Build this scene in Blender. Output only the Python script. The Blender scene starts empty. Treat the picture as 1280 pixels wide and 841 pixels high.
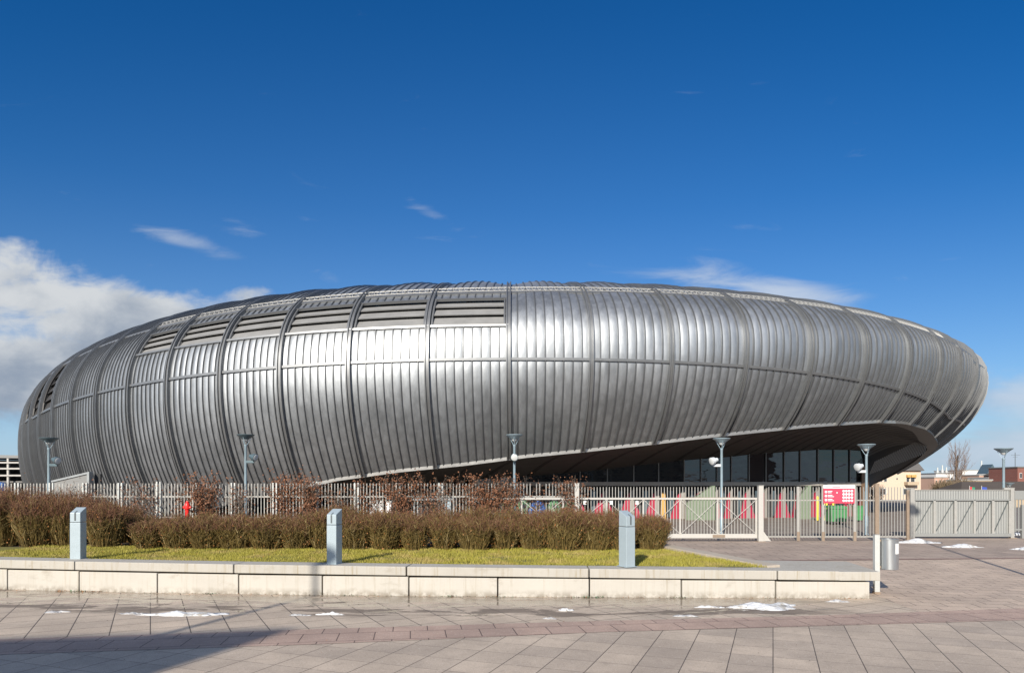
import bpy, math, random
import numpy as np
from mathutils import Vector, Matrix

random.seed(7); rng = np.random.default_rng(7)
scene = bpy.context.scene
COL = scene.collection
R = math.radians
H, F, CXP, HYP = 2.55, 850.0, 640.0, 606.0      # eye height (m), focal length (photo px), principal column, horizon row


def ray(px, py, Y):
    """World point at depth Y (m) seen at photo position px, py."""
    return Vector(((px - CXP) / F * Y, Y, H - (py - HYP) / F * Y))


def gnd(px, py, z=0.0):
    Y = F * (H - z) / (py - HYP)
    return Vector(((px - CXP) / F * Y, Y, z))


# ------------------------------------------------------------------ materials
class NT:
    """Small node-graph helper."""
    def __init__(self, tree):
        self.t = tree; self.n = tree.nodes; self.l = tree.links

    def new(self, typ, **kw):
        n = self.n.new(typ)
        for k, v in kw.items():
            setattr(n, k, v)
        return n

    def put(self, sock, v):
        if isinstance(v, bpy.types.NodeSocket):
            self.l.new(v, sock)
        elif v is not None:
            if hasattr(sock.default_value, '__len__') and not hasattr(v, '__len__'):
                v = [v] * len(sock.default_value)
            if hasattr(v, '__len__') and len(v) == 3 and len(sock.default_value) == 4:
                v = (*v, 1)
            sock.default_value = v

    def m(self, op, a, b=None, c=None, clamp=False):
        n = self.new('ShaderNodeMath', operation=op, use_clamp=clamp)
        for i, v in enumerate((a, b, c)):
            if v is not None:
                self.put(n.inputs[i], v)
        return n.outputs[0]

    def mix(self, f, a, b, typ='MIX'):
        n = self.new('ShaderNodeMix', data_type='RGBA', blend_type=typ)
        self.put(n.inputs['Factor'], f); self.put(n.inputs[6], a); self.put(n.inputs[7], b)
        return n.outputs[2]

    def noise(self, vec, scale, detail=4, rough=.55, dist=0.0, out=0):
        n = self.new('ShaderNodeTexNoise')
        if vec is not None: self.put(n.inputs['Vector'], vec)
        n.inputs['Scale'].default_value = scale; n.inputs['Detail'].default_value = detail
        n.inputs['Roughness'].default_value = rough; n.inputs['Distortion'].default_value = dist
        return n.outputs[out]

    def sstep(self, x, lo, hi):
        n = self.new('ShaderNodeMapRange', interpolation_type='SMOOTHSTEP')
        self.put(n.inputs[0], x); n.inputs[1].default_value = lo; n.inputs[2].default_value = hi
        return n.outputs[0]

    def mapping(self, vec, loc=(0, 0, 0), rot=(0, 0, 0), scale=(1, 1, 1)):
        n = self.new('ShaderNodeMapping')
        self.put(n.inputs[0], vec); n.inputs[1].default_value = loc
        n.inputs[2].default_value = rot; n.inputs[3].default_value = scale
        return n.outputs[0]

    def xyz(self, vec):
        n = self.new('ShaderNodeSeparateXYZ'); self.put(n.inputs[0], vec)
        return n.outputs


def newmat(name):
    m = bpy.data.materials.new(name); m.use_nodes = True
    nt = NT(m.node_tree)
    b = nt.n['Principled BSDF']
    return m, nt, b


def pbr(name, col, rough=.6, metal=0.0, var=.25, scale=3.0, bump=0.0, bscale=40, col2=None, mask=(.45, .65), stretch=(1, 1, 1), spec=None):
    m, nt, b = newmat(name)
    tc = nt.new('ShaderNodeTexCoord').outputs['Object']
    v = nt.mapping(tc, scale=stretch)
    n1 = nt.noise(v, scale, 6, .6)
    c = nt.mix(n1, [x * (1 - var) for x in col], [min(1, x * (1 + var)) for x in col])
    if col2 is not None:
        n2 = nt.noise(v, scale * .6 + .13, 7, .65)
        c = nt.mix(nt.sstep(n2, *mask), c, col2)
    nt.put(b.inputs['Base Color'], c)
    b.inputs['Metallic'].default_value = metal
    nt.put(b.inputs['Roughness'], nt.m('MULTIPLY_ADD', n1, .16, rough - .08))
    if spec is not None: b.inputs['Specular IOR Level'].default_value = spec
    if bump:
        bn = nt.new('ShaderNodeBump'); bn.inputs['Strength'].default_value = bump; bn.inputs['Distance'].default_value = .02
        nt.put(bn.inputs['Height'], nt.noise(v, bscale, 4, .6)); nt.put(b.inputs['Normal'], bn.outputs[0])
    return m


M = {}
# zinc cladding: weathered, brushed along the pans, slightly dented
def zinc(name, col, rough):
    m, nt, b = newmat(name)
    tc = nt.new('ShaderNodeTexCoord').outputs['Object']
    cloud = nt.noise(tc, .35, 5, .6); streak = nt.noise(nt.mapping(tc, scale=(2.2, 2.2, .25)), 1.3, 6, .65); fine = nt.noise(tc, 9, 3, .6)
    f = nt.m('ADD', nt.m('MULTIPLY', cloud, .5), nt.m('MULTIPLY', streak, .5))
    c = nt.mix(nt.sstep(f, .3, .7), [x * .74 for x in col], [x * 1.22 for x in col])
    nt.put(b.inputs['Base Color'], c); b.inputs['Metallic'].default_value = .86
    nt.put(b.inputs['Roughness'], nt.m('ADD', nt.m('MULTIPLY', fine, .10), nt.m('MULTIPLY_ADD', streak, .14, rough - .12)))
    bn = nt.new('ShaderNodeBump'); bn.inputs['Strength'].default_value = .35; bn.inputs['Distance'].default_value = .03
    nt.put(bn.inputs['Height'], nt.noise(nt.mapping(tc, scale=(1, 1, .6)), 1.6, 3, .5)); nt.put(b.inputs['Normal'], bn.outputs[0])
    return m
M['zinc'] = zinc('zinc_cladding', (.36, .377, .395), .52)
M['seam'] = pbr('standing_seam', (.13, .134, .14), .42, .5, .15, 2)  # darker than the zinc: shade on the ridges put into the colour
M['rib'] = pbr('rib_steel', (.21, .215, .22), .42, .6, .15, 1.5)
M['trim'] = pbr('rim_aluminium', (.50, .49, .47), .38, .8, .12, 2)
M['louver'] = pbr('louver_blade', (.21, .207, .20), .7, 0, .3, 1.2)
M['dark'] = pbr('dark_void', (.035, .035, .036), .8, 0, .2, 2)
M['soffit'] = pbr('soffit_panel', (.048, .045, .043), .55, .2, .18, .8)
M['soffit_joint_shade'] = pbr('soffit_joint_shade', (.008, .008, .008), .7, 0, .1, 1)
M['slat'] = pbr('screen_slat', (.17, .165, .155), .5, .1, .1, 2)
M['rimband'] = pbr('rim_band', (.14, .135, .13), .5, .3, .15, 2)
M['white_rail'] = pbr('galvanised_rail', (.40, .39, .365), .5, .3, .15, 4)
M['mullion'] = pbr('mullion', (.17, .165, .155), .5, .4, .15, 4)
M['lintel'] = pbr('lintel', (.30, .28, .25), .7, 0, .15, 3)
M['fin'] = pbr('fin_render', (.27, .255, .23), .75, 0, .12, 2)
M['red'] = pbr('red_panel', (.35, .022, .055), .5, 0, .1, 2)
M['yellow_panel'] = pbr('yellow_panel', (.52, .31, .09), .6, 0, .12, 3)
M['yellow'] = pbr('yellow_paint', (.75, .58, .03), .45, 0, .1, 5)
M['green_glass'] = pbr('pale_green_panel', (.17, .21, .145), .35, 0, .12, 2)
M['brickwall'] = pbr('brown_timber', (.16, .10, .06), .7, 0, .3, 3, stretch=(6, 6, .5))

m, nt, b = newmat('tinted_glass')
tc = nt.new('ShaderNodeTexCoord').outputs['Object']
nt.put(b.inputs['Base Color'], nt.mix(nt.noise(tc, .3, 3), (.010, .011, .012), (.022, .021, .019)))
b.inputs['Roughness'].default_value = .03; b.inputs['IOR'].default_value = 1.75
bn = nt.new('ShaderNodeBump'); bn.inputs['Strength'].default_value = .22; bn.inputs['Distance'].default_value = .12
nt.put(bn.inputs['Height'], nt.noise(nt.mapping(tc, scale=(.6, .6, 1.5)), .55, 3)); nt.put(b.inputs['Normal'], bn.outputs[0])
M['glass'] = m

M['fence'] = pbr('fence_paint', (.36, .35, .325), .5, .2, .14, 5, col2=(.30, .21, .14), mask=(.66, .78))
M['gate_white'] = pbr('gate_white_paint', (.43, .415, .385), .5, 0, .08, 5, col2=(.36, .20, .10), mask=(.70, .80))
M['gate_grey'] = pbr('gate_sheet', (.27, .275, .265), .55, .25, .10, 1.5, stretch=(1, 1, .4))
M['rust'] = pbr('rusty_steel', (.25, .19, .14), .8, .1, .35, 6)
M['lamp_blue'] = pbr('lamp_blue_grey', (.31, .40, .45), .4, .35, .10, 4)
M['lamp_dark'] = pbr('lamp_head_dark', (.10, .145, .165), .4, .35, .12, 4)
M['lamp_white'] = pbr('floodlight_grey', (.60, .62, .63), .4, .1, .08, 6)
M['lens'] = pbr('lamp_lens', (.55, .56, .55), .15, 0, .05, 6)
M['bollard'] = pbr('bollard_blue_grey', (.34, .405, .44), .45, .15, .08, 4, bump=.08, bscale=60)
M['slot'] = pbr('bollard_slot', (.10, .115, .12), .4, 0, .1, 6)
M['bin'] = pbr('galvanised_bin', (.52, .54, .55), .33, .85, .10, 6, stretch=(1, 1, .3))
M['post'] = pbr('post_paint', (.50, .51, .49), .5, .2, .12, 6, col2=(.33, .22, .14), mask=(.64, .74))
M['sticker'] = pbr('white_sticker', (.80, .80, .78), .5, 0, .03, 5)
M['sign_red'] = pbr('sign_red', (.58, .055, .10), .45, 0, .05, 3)
M['sign_white'] = pbr('sign_white', (.80, .79, .78), .5, 0, .04, 3)
M['hydrant'] = pbr('hydrant_red', (.75, .02, .015), .35, 0, .1, 5)
M['bin_green'] = pbr('green_plastic', (.06, .22, .08), .45, 0, .2, 4)
M['igloo_green'] = pbr('igloo_green', (.10, .20, .10), .5, 0, .25, 3)
M['igloo_blue'] = pbr('igloo_blue', (.04, .14, .42), .45, 0, .2, 3)
M['rubber'] = pbr('black_rubber', (.02, .02, .02), .7, 0, .2, 5)
M['cream'] = pbr('cream_render', (.56, .44, .335), .85, 0, .08, .4)
M['roof_grey'] = pbr('grey_tiles', (.13, .12, .11), .8, 0, .25, .8, stretch=(1, 1, 6))
M['roof_brown'] = pbr('brown_tiles', (.075, .06, .05), .8, 0, .25, .6, stretch=(1, 1, 6))
M['white_wall'] = pbr('white_render', (.62, .60, .57), .85, 0, .1, .2)
M['pink_wall'] = pbr('terracotta_render', (.48, .30, .22), .85, 0, .15, .15)
M['tan_wall'] = pbr('tan_rubble', (.42, .33, .23), .9, 0, .3, .5)
m, nt, b = newmat('red_brick')
tc = nt.new('ShaderNodeTexCoord').outputs['Object']
br = nt.new('ShaderNodeTexBrick'); nt.put(br.inputs['Vector'], nt.mapping(tc, rot=(R(90), 0, 0)))
br.inputs['Color1'].default_value = (.26, .075, .05, 1); br.inputs['Color2'].default_value = (.19, .06, .045, 1); br.inputs['Mortar'].default_value = (.3, .26, .22, 1)
br.inputs['Scale'].default_value = 1; br.inputs['Brick Width'].default_value = .5; br.inputs['Row Height'].default_value = .16; br.inputs['Mortar Size'].default_value = .012
nt.put(b.inputs['Base Color'], nt.mix(nt.noise(tc, .4, 5), br.outputs[0], (.16, .06, .045))); b.inputs['Roughness'].default_value = .85
M['brick'] = m
M['window'] = pbr('window_pane', (.05, .055, .06), .15, 0, .2, .5)
M['frame_white'] = pbr('window_frame', (.6, .58, .55), .6, 0, .05, 3)
M['deck_dark'] = pbr('deck_dark', (.12, .115, .11), .7, 0, .2, .4)
M['deck_rail'] = pbr('deck_rail', (.40, .38, .35), .6, 0, .08, .6)
M['wedge'] = pbr('stair_concrete', (.20, .20, .195), .7, 0, .12, 1)
M['coping_metal'] = pbr('coping_metal', (.30, .315, .32), .4, .4, .08, 3)
M['flag_red'] = pbr('flag_red', (.6, .03, .04), .7); M['flag_green'] = pbr('flag_green', (.02, .22, .12), .7)
M['flag_blue'] = pbr('flag_blue', (.03, .07, .35), .7)
M['snow'] = pbr('old_snow', (.56, .57, .59), .6, 0, .2, 7, bump=.9, bscale=22, col2=(.33, .31, .28), mask=(.50, .66))
M['ice'] = pbr('grey_slush', (.40, .40, .41), .4, 0, .2, 8, bump=.5, bscale=40, col2=(.24, .22, .20), mask=(.5, .7))
M['bark'] = pbr('bark', (.13, .095, .07), .85, 0, .3, 6)
M['poplar'] = pbr('poplar_twig', (.20, .135, .10), .8, 0, .25, .8)
M['twig_olive'] = pbr('twig_olive', (.145, .100, .026), .75, 0, .5, 2.2)
M['twig_red'] = pbr('twig_red_brown', (.135, .060, .030), .75, 0, .4, 2.0)
M['twig_pale'] = pbr('twig_dry', (.34, .26, .12), .75, 0, .3, 2.5)
M['leaf_brown'] = pbr('leaf_dead_beech', (.19, .080, .038), .7, 0, .5, 3)
M['leaf_rust'] = pbr('leaf_rust', (.30, .12, .03), .7, 0, .5, 5)
M['bush_brown'] = pbr('bush_brown', (.17, .125, .075), .8, 0, .4, 1.5)
M['grass'] = pbr('winter_grass', (.275, .245, .034), .7, 0, .5, 1.6, col2=(.35, .27, .085), mask=(.48, .64))
M['lawn'] = pbr('lawn_soil', (.17, .155, .035), .9, 0, .35, 1.2, bump=.5, bscale=60)
M['soil'] = pbr('bed_soil', (.045, .033, .022), .95, 0, .4, 3, bump=.6, bscale=20)

# pale cast concrete with rain streaks below the edge
def concrete(name, col, streaks):
    m, nt, b = newmat(name)
    tc = nt.new('ShaderNodeTexCoord').outputs['Object']
    n = nt.noise(tc, 1.1, 7, .62); fine = nt.noise(tc, 60, 3, .6)
    c = nt.mix(n, [x * .80 for x in col], [x * 1.08 for x in col])
    c = nt.mix(nt.m('MULTIPLY', fine, .22), c, [x * .6 for x in col])
    s = nt.noise(nt.mapping(tc, scale=(14, 14, .55)), 1.0, 5, .7)
    c = nt.mix(nt.m('MULTIPLY', nt.sstep(s, .50, .76), streaks), c, (.27, .225, .15))
    s2 = nt.noise(nt.mapping(tc, scale=(2.2, 2.2, .2)), 1.0, 6, .7)
    c = nt.mix(nt.m('MULTIPLY', nt.sstep(s2, .58, .72), .35), c, (.33, .27, .19))
    zz3 = nt.xyz(tc)[2]; foot = nt.m('MULTIPLY', nt.sstep(zz3, .20, .0), nt.sstep(nt.noise(tc, 5, 6, .7), .38, .60))
    c = nt.mix(nt.m('MULTIPLY', foot, .7), c, (.16, .13, .095))
    blot = nt.noise(nt.mapping(tc, scale=(.5, .5, 1)), 2.6, 7, .7)
    c = nt.mix(nt.m('MULTIPLY', nt.sstep(blot, .56, .72), .45), c, (.25, .215, .165))
    nt.put(b.inputs['Base Color'], c); b.inputs['Roughness'].default_value = .8
    bn = nt.new('ShaderNodeBump'); bn.inputs['Strength'].default_value = .25; bn.inputs['Distance'].default_value = .01
    nt.put(bn.inputs['Height'], nt.noise(tc, 35, 5, .65)); nt.put(b.inputs['Normal'], bn.outputs[0])
    return m
M['conc'] = concrete('cast_concrete', (.485, .455, .405), .5)
M['coping'] = concrete('coping_concrete', (.425, .40, .355), 1.0)
M['kerb'] = concrete('kerb_concrete', (.44, .38, .31), .35)


def paving(name, c1, c2, rot, bw, rh, off, mortar, wet=False, joint=(.075, .060, .050), grid=False):
    m, nt, b = newmat(name)
    tc = nt.new('ShaderNodeTexCoord').outputs['Object']
    br = nt.new('ShaderNodeTexBrick', offset=off, squash=1)
    nt.put(br.inputs['Vector'], nt.mapping(tc, rot=(0, 0, R(rot))))
    br.inputs['Color1'].default_value = (*c1, 1); br.inputs['Color2'].default_value = (*c2, 1); br.inputs['Mortar'].default_value = (*joint, 1)
    br.inputs['Scale'].default_value = 1; br.inputs['Brick Width'].default_value = bw; br.inputs['Row Height'].default_value = rh
    br.inputs['Mortar Size'].default_value = mortar; br.inputs['Mortar Smooth'].default_value = .25; br.inputs['Bias'].default_value = -.1
    blotch = nt.noise(tc, .7, 8, .65); grain = nt.noise(tc, 55, 2, .7); mid = nt.noise(tc, 5, 5, .65)
    c = br.outputs['Color']
    if grid:
        gx_, gy_, _z = nt.xyz(nt.mapping(tc, rot=(0, 0, R(rot))))
        fr1 = nt.m('ABSOLUTE', nt.m('SUBTRACT', nt.m('FRACT', nt.m('DIVIDE', gx_, bw)), .5)); fr2 = nt.m('ABSOLUTE', nt.m('SUBTRACT', nt.m('FRACT', nt.m('DIVIDE', gy_, rh)), .5))
        wn_ = nt.new('ShaderNodeTexWhiteNoise', noise_dimensions='2D'); cv = nt.new('ShaderNodeCombineXYZ')
        nt.put(cv.inputs[0], nt.m('FLOOR', nt.m('DIVIDE', gx_, bw))); nt.put(cv.inputs[1], nt.m('FLOOR', nt.m('DIVIDE', gy_, rh))); nt.put(wn_.inputs['Vector'], cv.outputs[0])
        jn = nt.noise(tc, 9, 3, .6)
        j1 = nt.sstep(fr1, .4855, .4905); j2 = nt.m('MULTIPLY', nt.sstep(fr2, .487, .493), nt.sstep(jn, .30, .5))
        c = nt.mix(wn_.outputs[0], c1, c2)
        c = nt.mix(nt.m('MULTIPLY', j2, .8), c, joint); c = nt.mix(nt.m('MULTIPLY', j1, .95), c, joint)
        jfac = nt.m('MAXIMUM', j1, nt.m('MULTIPLY', j2, .4))
    else:
        jfac = br.outputs['Fac']
    c = nt.mix(nt.sstep(blotch, .35, .7), nt.mix(1, c, (.82, .81, .80), 'MULTIPLY'), nt.mix(1, c, (1.10, 1.09, 1.07), 'MULTIPLY'))
    c = nt.mix(nt.m('MULTIPLY', nt.sstep(grain, .50, .66), .38), c, (.16, .13, .11))
    c = nt.mix(nt.m('MULTIPLY', nt.sstep(nt.noise(tc, 28, 2, .7), .60, .70), .30), c, (.75, .70, .62))
    c = nt.mix(nt.m('MULTIPLY', nt.sstep(mid, .52, .72), .30), c, (.22, .18, .145))
    rough = nt.m('MULTIPLY_ADD', grain, .1, .72)
    hgt = nt.m('ADD', nt.m('MULTIPLY', jfac, -1.0), nt.m('MULTIPLY', grain, .18))
    if wet:
        x, y, z = nt.xyz(tc)
        w = nt.m('ADD', y, nt.m('ADD', nt.m('MULTIPLY', x, .035), nt.m('MULTIPLY', nt.m('POWER', nt.m('ADD', x, 1.0), 2.0), -.004)))
        g1 = nt.m('POWER', 2.718, nt.m('MULTIPLY', nt.m('POWER', nt.m('DIVIDE', nt.m('SUBTRACT', w, 13.65), .38), 2.0), -1.0))
        g2 = nt.m('POWER', 2.718, nt.m('MULTIPLY', nt.m('POWER', nt.m('DIVIDE', nt.m('SUBTRACT', w, 15.0), .8), 2.0), -1.0))
        edge = nt.m('MULTIPLY', nt.sstep(x, 7.6, 5.4), nt.sstep(w, 12.9, 13.3))
        wn = nt.noise(nt.mapping(tc, scale=(.75, 2.1, 1)), 1.25, 9, .68, .6)
        spots_ = [(956, 764, 1.05, .42), (230, 770, 1.2, .26), (697, 768, .7, .3), (412, 770, .6, .22), (860, 766, .6, .25), (1040, 752, .8, .18), (80, 766, .7, .25)]
        sp_ = None
        for a_, b_, sx_, sy_ in spots_:
            g_ = gnd(a_, b_)
            e_ = nt.m('ADD', nt.m('POWER', nt.m('ABSOLUTE', nt.m('DIVIDE', nt.m('SUBTRACT', x, g_.x), sx_)), 2.0), nt.m('POWER', nt.m('ABSOLUTE', nt.m('DIVIDE', nt.m('SUBTRACT', y, g_.y), sy_)), 2.0))
            e_ = nt.m('POWER', 2.718, nt.m('MULTIPLY', e_, -1.0)); sp_ = e_ if sp_ is None else nt.m('MAXIMUM', sp_, e_)
        wn2 = nt.noise(nt.mapping(tc, scale=(.42, 1.7, 1), loc=(3, 1, 0)), 1.3, 9, .68, .7)
        dirt = nt.m('MULTIPLY', edge, nt.sstep(nt.m('ADD', wn2, nt.m('MAXIMUM', nt.m('MULTIPLY', g1, .09), nt.m('MULTIPLY', sp_, .25))), .565, .605))
        pud = nt.m('MULTIPLY', edge, nt.sstep(nt.m('ADD', wn, nt.m('MULTIPLY', g2, .16)), .585, .61))
        c = nt.mix(nt.m('MULTIPLY', dirt, .78), c, (.115, .088, .068))
        c = nt.mix(nt.m('MULTIPLY', pud, .58), c, (.13, .108, .082))
        rough = nt.mix(nt.m('MULTIPLY', pud, .97), rough, .10)
        
        hgt = nt.m('MULTIPLY', hgt, nt.m('SUBTRACT', 1.0, nt.m('MULTIPLY', pud, .92)))
    nt.put(b.inputs['Base Color'], c); nt.put(b.inputs['Roughness'], rough)
    bn = nt.new('ShaderNodeBump'); bn.inputs['Strength'].default_value = .5; bn.inputs['Distance'].default_value = .006
    nt.put(bn.inputs['Height'], hgt); nt.put(b.inputs['Normal'], bn.outputs[0])
    return m
M['slab_front'] = paving('paving_front', (.50, .412, .330), (.41, .340, .278), 21.0, .60, .60, 0.0, .010, grid=True)
M['slab_band'] = paving('paving_red', (.42, .300, .245), (.38, .275, .228), -8.5, .60, .60, .5, .010, joint=(.10, .065, .055))
M['slab_strip'] = paving('paving_strip', (.50, .41, .325), (.44, .365, .295), -28.0, .62, .62, 0.0, .010, wet=True)
M['slab_right'] = paving('paving_right', (.54, .425, .335), (.47, .372, .297), 9.0, .62, .42, .5, .010)
M['slab_court'] = paving('paving_forecourt', (.39, .305, .252), (.345, .275, .228), 4.0, .90, .70, .5, .014)
M['slab_yard'] = paving('paving_yard', (.235, .195, .168), (.205, .172, .150), 4.0, .90, .70, .5, .014)  # yard colour darkened so that the shell above reflects less light
M['ground'] = pbr('ground_pavers', (.19, .165, .145), .85, 0, .2, .3, bump=.2, bscale=8)
M['asphalt'] = pbr('asphalt', (.055, .055, .058), .85, 0, .2, .6, bump=.3, bscale=40)
M['edge_red'] = pbr('edging_strip', (.20, .12, .10), .8, 0, .25, 3)


# ------------------------------------------------------------------ mesh helpers
class MB:
    def __init__(self):
        self.v = []; self.f = []; self.mi = []

    def add(self, vs, fs, mi=0):
        o = len(self.v); self.v += [tuple(p) for p in vs]
        self.f += [tuple(i + o for i in f) for f in fs]; self.mi += [mi] * len(fs)
        return self

    def box(self, c, s, rz=0.0, mi=0, rx=0.0):
        x, y, z = (k / 2 for k in s)
        mt = Matrix.Rotation(rz, 3, 'Z') @ Matrix.Rotation(rx, 3, 'X')
        vs = [Vector(c) + mt @ Vector((a * x, b_ * y, d * z)) for a in (-1, 1) for b_ in (-1, 1) for d in (-1, 1)]
        return self.add(vs, [(0, 1, 3, 2), (4, 6, 7, 5), (0, 4, 5, 1), (2, 3, 7, 6), (0, 2, 6, 4), (1, 5, 7, 3)], mi)

    def bar(self, a, b, w, d=None, mi=0, up=(0, 0, 1)):
        """Rectangular bar between two points."""
        a, b = Vector(a), Vector(b); d = d or w
        t = (b - a).normalized(); u = Vector(up)
        if abs(t.dot(u)) > .98: u = Vector((0, 1, 0))
        s = t.cross(u).normalized(); n = s.cross(t)
        vs = [p + s * (i * w / 2) + n * (j * d / 2) for p in (a, b) for i, j in ((-1, -1), (1, -1), (1, 1), (-1, 1))]
        return self.add(vs, [(0, 3, 2, 1), (4, 5, 6, 7)] + [(i, (i + 1) % 4, 4 + (i + 1) % 4, 4 + i) for i in range(4)], mi)

    def tube(self, pts, radii, n=8, mi=0, caps=True):
        pts = [Vector(p) for p in pts]
        if not hasattr(radii, '__len__'): radii = [radii] * len(pts)
        rings = []
        for i, p in enumerate(pts):
            t = (pts[min(i + 1, len(pts) - 1)] - pts[max(i - 1, 0)]).normalized()
            u = Vector((0, 0, 1)) if abs(t.z) < .9 else Vector((0, 1, 0))
            s = t.cross(u).normalized(); w = s.cross(t)
            rings.append([p + (s * math.cos(2 * math.pi * k / n) + w * math.sin(2 * math.pi * k / n)) * radii[i] for k in range(n)])
        vs = [q for r in rings for q in r]; fs = []
        for i in range(len(pts) - 1):
            for k in range(n):
                fs.append((i * n + k, i * n + (k + 1) % n, (i + 1) * n + (k + 1) % n, (i + 1) * n + k))
        if caps:
            fs.append(tuple(range(n))[::-1]); fs.append(tuple((len(pts) - 1) * n + k for k in range(n)))
        return self.add(vs, fs, mi)

    def lathe(self, c, prof, n=24, mi=0, axis=None):
        """prof = [(r, z)...] revolved about a vertical (or given) axis through c."""
        c = Vector(c); mt = Matrix.Identity(3)
        if axis is not None: mt = Vector((0, 0, 1)).rotation_difference(Vector(axis)).to_matrix()
        vs = []; fs = []
        for r, z in prof:
            for k in range(n):
                a = 2 * math.pi * k / n
                vs.append(c + mt @ Vector((r * math.cos(a), r * math.sin(a), z)))
        for i in range(len(prof) - 1):
            for k in range(n):
                fs.append((i * n + k, i * n + (k + 1) % n, (i + 1) * n + (k + 1) % n, (i + 1) * n + k))
        fs.append(tuple(range(n))[::-1]); fs.append(tuple((len(prof) - 1) * n + k for k in range(n)))
        return self.add(vs, fs, mi)

    def prism(self, poly, off, mi=0):
        """Polygon (list of 3D points) extruded by vector off."""
        n = len(poly); off = Vector(off)
        vs = [Vector(p) for p in poly] + [Vector(p) + off for p in poly]
        return self.add(vs, [tuple(range(n)), tuple(range(2 * n - 1, n - 1, -1))] + [(i, n + i, n + (i + 1) % n, (i + 1) % n) for i in range(n)], mi)

    def build(self, name, mats, parent=None, smooth=False, bevel=0.0, sharp=35, fix=True):
        return mesh_obj(name, self.v, self.f, mats, parent, self.mi, smooth, bevel, sharp, fix)


def mesh_obj(name, v, f, mats, parent=None, mi=None, smooth=False, bevel=0.0, sharp=35, fix=False):
    me = bpy.data.meshes.new(name)
    me.from_pydata([tuple(map(float, p)) for p in v], [], [tuple(map(int, q)) for q in f])
    if not isinstance(mats, (list, tuple)): mats = [mats]
    for x in mats: me.materials.append(x)
    if mi is not None and len(mats) > 1: me.polygons.foreach_set('material_index', mi)
    if fix:
        import bmesh
        bm = bmesh.new(); bm.from_mesh(me); bmesh.ops.recalc_face_normals(bm, faces=bm.faces); bm.to_mesh(me); bm.free()
    if smooth:
        me.polygons.foreach_set('use_smooth', [True] * len(me.polygons))
        if sharp: me.set_sharp_from_angle(angle=R(sharp))
    me.update()
    o = bpy.data.objects.new(name, me); COL.objects.link(o)
    if bevel:
        bv = o.modifiers.new('edge', 'BEVEL'); bv.width = bevel; bv.segments = 2; bv.limit_method = 'ANGLE'
    if parent is not None: o.parent = parent
    return o


def tag(o, label, cat, group=None):
    o['label'] = label; o['category'] = cat
    if group: o['group'] = group
    return o


def thing(name, label, cat, loc=(0, 0, 0), rz=0.0, group=None):
    o = bpy.data.objects.new(name, None); COL.objects.link(o)
    o.empty_display_size = .2; o.location = loc; o.rotation_euler.z = rz
    return tag(o, label, cat, group)


def struct(o, kind='structure'):
    o['kind'] = kind
    return o


def copy_tree(o, parent=None):
    c = o.copy(); COL.objects.link(c)
    if parent is not None:
        c.parent = parent; c.matrix_parent_inverse = o.matrix_parent_inverse
    for ch in o.children: copy_tree(ch, c)
    return c


def catmull(tab, x):
    xs = [t[0] for t in tab]
    return np.array([np.interp(x, xs, [t[k] for t in tab]) for k in range(1, len(tab[0]))]).T


# ------------------------------------------------------------------ world, sun, camera
SUN_EL, SUN_AZ = 26.0, 19.0       # light travels towards +Y, 19 degrees to the right
w = bpy.data.worlds.new('World'); scene.world = w; w.use_nodes = True
nt = NT(w.node_tree); nt.n.clear()
sky = nt.new('ShaderNodeTexSky', sky_type='NISHITA', sun_disc=False)
sky.sun_elevation = R(SUN_EL); sky.sun_rotation = R(180 + SUN_AZ)
sky.altitude = 200; sky.air_density = 1.0; sky.dust_density = .25; sky.ozone_density = 3.0
hs = nt.new('ShaderNodeHueSaturation'); hs.inputs['Saturation'].default_value = 1.46; hs.inputs['Value'].default_value = .92; hs.inputs['Hue'].default_value = .505
nt.put(hs.inputs['Color'], sky.outputs[0])
d = nt.new('ShaderNodeTexCoord').outputs['Generated']
x, y, z = nt.xyz(d)
ys = nt.m('MAXIMUM', nt.m('ABSOLUTE', y), .12)
U = nt.m('MULTIPLY', nt.m('DIVIDE', x, ys), 8.5)       # tangent of azimuth x 8.5
V = nt.m('MULTIPLY', nt.m('DIVIDE', z, ys), 8.5)


def blob(u0, v0, su, sv, amp=1.0, rot=0.0):
    du = nt.m('SUBTRACT', U, u0); dv = nt.m('SUBTRACT', V, v0)
    c_, s_ = math.cos(R(rot)), math.sin(R(rot))
    a = nt.m('DIVIDE', nt.m('ADD', nt.m('MULTIPLY', du, c_), nt.m('MULTIPLY', dv, s_)), su)
    b_ = nt.m('DIVIDE', nt.m('SUBTRACT', nt.m('MULTIPLY', dv, c_), nt.m('MULTIPLY', du, s_)), sv)
    e = nt.m('POWER', 2.718, nt.m('MULTIPLY', nt.m('ADD', nt.m('POWER', nt.m('ABSOLUTE', a), 2.0), nt.m('POWER', nt.m('ABSOLUTE', b_), 2.0)), -1.0))
    return nt.m('MULTIPLY', e, amp)


def total(items):
    s = items[0]
    for i in items[1:]: s = nt.m('ADD', s, i)
    return s


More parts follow.
